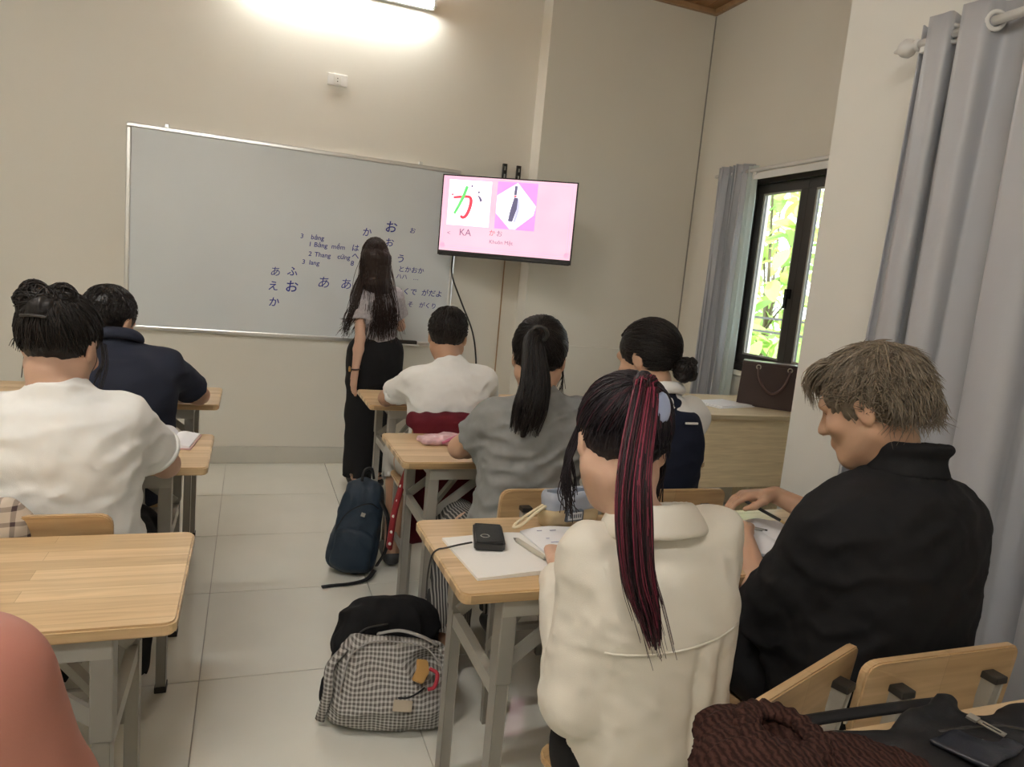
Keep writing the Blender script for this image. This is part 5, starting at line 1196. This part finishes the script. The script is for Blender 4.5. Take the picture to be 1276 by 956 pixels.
for i in range(7):
    for x in range(4):
        if rs.rand() < .75: obj('handwriting', box((.03 + x * .036, .205 - i * .026, .0185 - x * .0012 - i * 0), (.03 + x * .036 + rs.uniform(.008, .022), .2075 - i * .026, .0195 - x * .0012)), M['pencilgrey'], pr)
pb = thing('power_bank', 'black power bank with a grey screen lying on the open notebook', 'power bank', (.553, 1.525, DZ + .0095), math.radians(-15))
obj('case', slab(rrect(-.036, -.066, .036, .066, .010), .0, .021, bev=.004), mk('black_matte', (.014, .014, .014), .35), pb)
obj('screen', box((-.030, -.058, .0205), (.030, .058, .0215), bev=.0005), mk('dark_screen', (.03, .03, .03), .12), pb); obj('marking', torus(.010, .0012, (-.01, -.025, .0216), (0, 0, 1), 14, 4), M['steel'], pb)
obj('charging_cable', tube([(.505, 1.50, DZ + .018), (.47, 1.495, DZ + .015), (.44, 1.497, DZ + .008), (.424, 1.50, DZ + .004), (.412, 1.503, DZ - .012), (.408, 1.51, DZ - .06), (.41, 1.515, .60)], .0022, 6, 30), M['cap'], label='thin black charging cable running from the power bank over the desk edge', cat='cable')
def pen(label, a, b, r, mb, mt):
    a, b = Vector(a), Vector(b); t = thing('pen', label, 'pen', a); d = b - a; L = d.length; q = Vector((0, 0, 1)).rotation_difference(d)
    for nme, pf, mm in (('barrel', [(0, .012), (r, .016), (r, L - .03), (r * .8, L - .01), (r * .5, L - .006), (0, L - .006)], mb), ('tip', [(0, 0), (.0008, 0), (r * .95, .016), (0, .017)], mt), ('button', [(0, L - .012), (r * .55, L - .012), (r * .55, L), (0, L)], mt)):
        o = obj(nme, lathe(pf, 10), mm, t); o.rotation_mode = 'QUATERNION'; o.rotation_quaternion = q
    o = obj('clip', box((r * .7, -.0015, L * .6), (r + .003, .0015, L - .012)), mt, t); o.rotation_mode = 'QUATERNION'; o.rotation_quaternion = q
pen('cream retractable pen lying on the notebook beside the power bank', (.618, 1.525, DZ + .0145), (.648, 1.392, DZ + .0145), .0062, mk('cream_pen', (.55, .52, .43), .4), M['steel'])
# pencil pouch
pc = thing('pencil_pouch', 'open grey-blue pencil pouch with beige base and woven tag', 'pencil case', (.812, 1.640, DZ), math.radians(12))
S = Soft(); S.rbox((0, 0, .030), (.085, .034, .030), .022, None, .01); S.disp += [folds(171, .005, 60)]; S.cut((0, 0, .001), (0, 0, -1)); soft_obj('base', S, mk('beige_canvas', (.48, .38, .23), .9), pc, .004)
S = Soft(); S.rbox((.0, .0, .068), (.080, .032, .030), .02, None, .01); S.rbox((0.0, 0, .092), (.070, .020, .026), .016, None, .004, 's'); S.disp += [folds(172, .006, 55)]; soft_obj('upper', S, mk('grey_blue_cloth', (.36, .40, .47), .85), pc, .0035)
tg = obj('woven_tag', box((-.035, -.0415, .024), (.02, -.030, .052), bev=.001), mk('tag_dark', (.10, .12, .15), .8), pc); obj('tag_field', box((-.030, -.0422, .028), (.015, -.0412, .048)), mk('tag_light', (.55, .57, .58), .8), tg)
for i, x in enumerate(np.linspace(-.026, .008, 6)): obj('tag_letter', box((x, -.0426, .033), (x + .004, -.0420, .043)), bpy.data.materials['tag_dark'], tg)
obj('cord_loop', tube([(-.075, -.005, .062), (-.12, -.02, .05), (-.165, -.03, .028), (-.18, -.02, .02), (-.165, -.01, .028), (-.12, .0, .045), (-.08, .005, .06)], .0055, 6, 30, flat=.6), mk('cream_cord', (.72, .62, .42), .8), pc)
# notebook of the blond person
nb = thing('notebook', 'open notebook with a black cover under the hands of the blond person', 'notebook', (1.315, 1.345, DZ + .0005), math.radians(-8))
obj('cover', slab(rrect(-.115, -.012, .115, .262, .006), 0, .005, bev=.001), M['cap'], nb)
page('left_page', -.108, .25, M['paper'], nb, .010, (0, 0, .005), 0); page('right_page', .108, .25, M['paper'], nb, .012, (0, 0, .005), 0)
pen('dark ballpoint pen held above the notebook of the blond person', (1.385, 1.47, DZ + .045), (1.295, 1.565, DZ + .090), .0045, M['cap'], M['gold'])
pen('grey mechanical pencil lying across the notebook of the blond person', (1.245, 1.545, DZ + .026), (1.33, 1.475, DZ + .026), .004, M['steel'], M['cap'])
# pink pouch on the desk of the grey shirt
pp = thing('pink_pouch', 'crumpled pink and white pouch lying on the desk of the grey shirt', 'pouch', (.70, 2.545, DZ), math.radians(10))
S = Soft(); S.rbox((0, 0, .012), (.085, .050, .012), .010, None, .01); S.ell((.01, .0, .02), (.06, .035, .018), None, .02); S.disp += [folds(181, .007, 70)]; S.cut((0, 0, .001), (0, 0, -1)); soft_obj('pouch_body', S, mk('pale_pink_film', (.66, .42, .46), .3, var=.35, vs=40), pp, .004)
obj('zip_band', tube([(-.02, -.05, .012), (.03, -.045, .03), (.075, -.01, .032), (.10, .03, .02)], .010, 6, 16, flat=.5), mk('rose_band', (.48, .13, .22), .6), pp); obj('zip_band', tube([(.02, -.055, .010), (.06, -.04, .026), (.095, -.005, .024)], .006, 6, 14, flat=.6), M['white_plastic'], pp)
obj('charm', tube([(.035, -.07, .008), (.05, -.065, .012), (.06, -.06, .010)], .010, 6, 8), bpy.data.materials['rose_band'], pp)
# paper at the white T-shirt woman
nb = thing('notebook', 'small white notebook held open at the elbow of the white T-shirt woman', 'notebook', (-.232, 2.43, DZ + .0005), math.radians(-6))
obj('cover', slab(rrect(-.085, -.005, .075, .20, .004), 0, .004), mk('pink_cover', (.6, .36, .34), .6), nb)
page('page', .07, .19, M['paper'], nb, .010, (0, 0, .004), 0); V = page('raised_page', -.08, .19, M['paper'], nb, .02, (0, 0, .004), 0); V.rotation_euler = (0, .42, 0)
# teacher's desk things
pf = thing('paper_stack', 'white papers lying on the pale desk beside the handbag', 'paper', (2.62, 3.42, .75), math.radians(18))
obj('sheet', slab([(-.16, -.10), (.16, -.11), (.16, .11), (-.15, .10)], .0005, .006), M['paper'], pf); obj('top_sheet', slab([(-.13, -.09), (.15, -.10), (.14, .10), (-.12, .11)], .0062, .012), M['paper'], pf)
hb = thing('handbag', 'dark brown leather tote handbag standing on the pale desk by the window', 'handbag', (2.905, 3.375, .7505), math.atan2(-.66, .75))
hb_prof = [(-.175, 0), (.175, 0), (.185, .265), (-.165, .265)]
obj('bag_body', prism(hb_prof, -.06, .06, bev=.012), M['leather'], hb)
obj('top_band', boxes([((-.168, -.064, .245), (.186, .064, .268))], .004), M['leather'], hb)
for s in (-1, 1):
    hdl = obj('handle', tube([(-.075, s * .066, .235), (-.07, s * .085, .19), (-.03, s * .095, .12), (.02, s * .095, .095), (.07, s * .09, .135), (.095, s * .08, .20), (.098, s * .066, .235)], .007, 8, 30), mk('handle_leather', (.10, .055, .045), .45), hb)
    for x in (-.075, .098): obj('handle_ring', torus(.012, .0035, (x, s * .066, .238), (0, 1, 0), 14, 6), M['zip'], hdl)
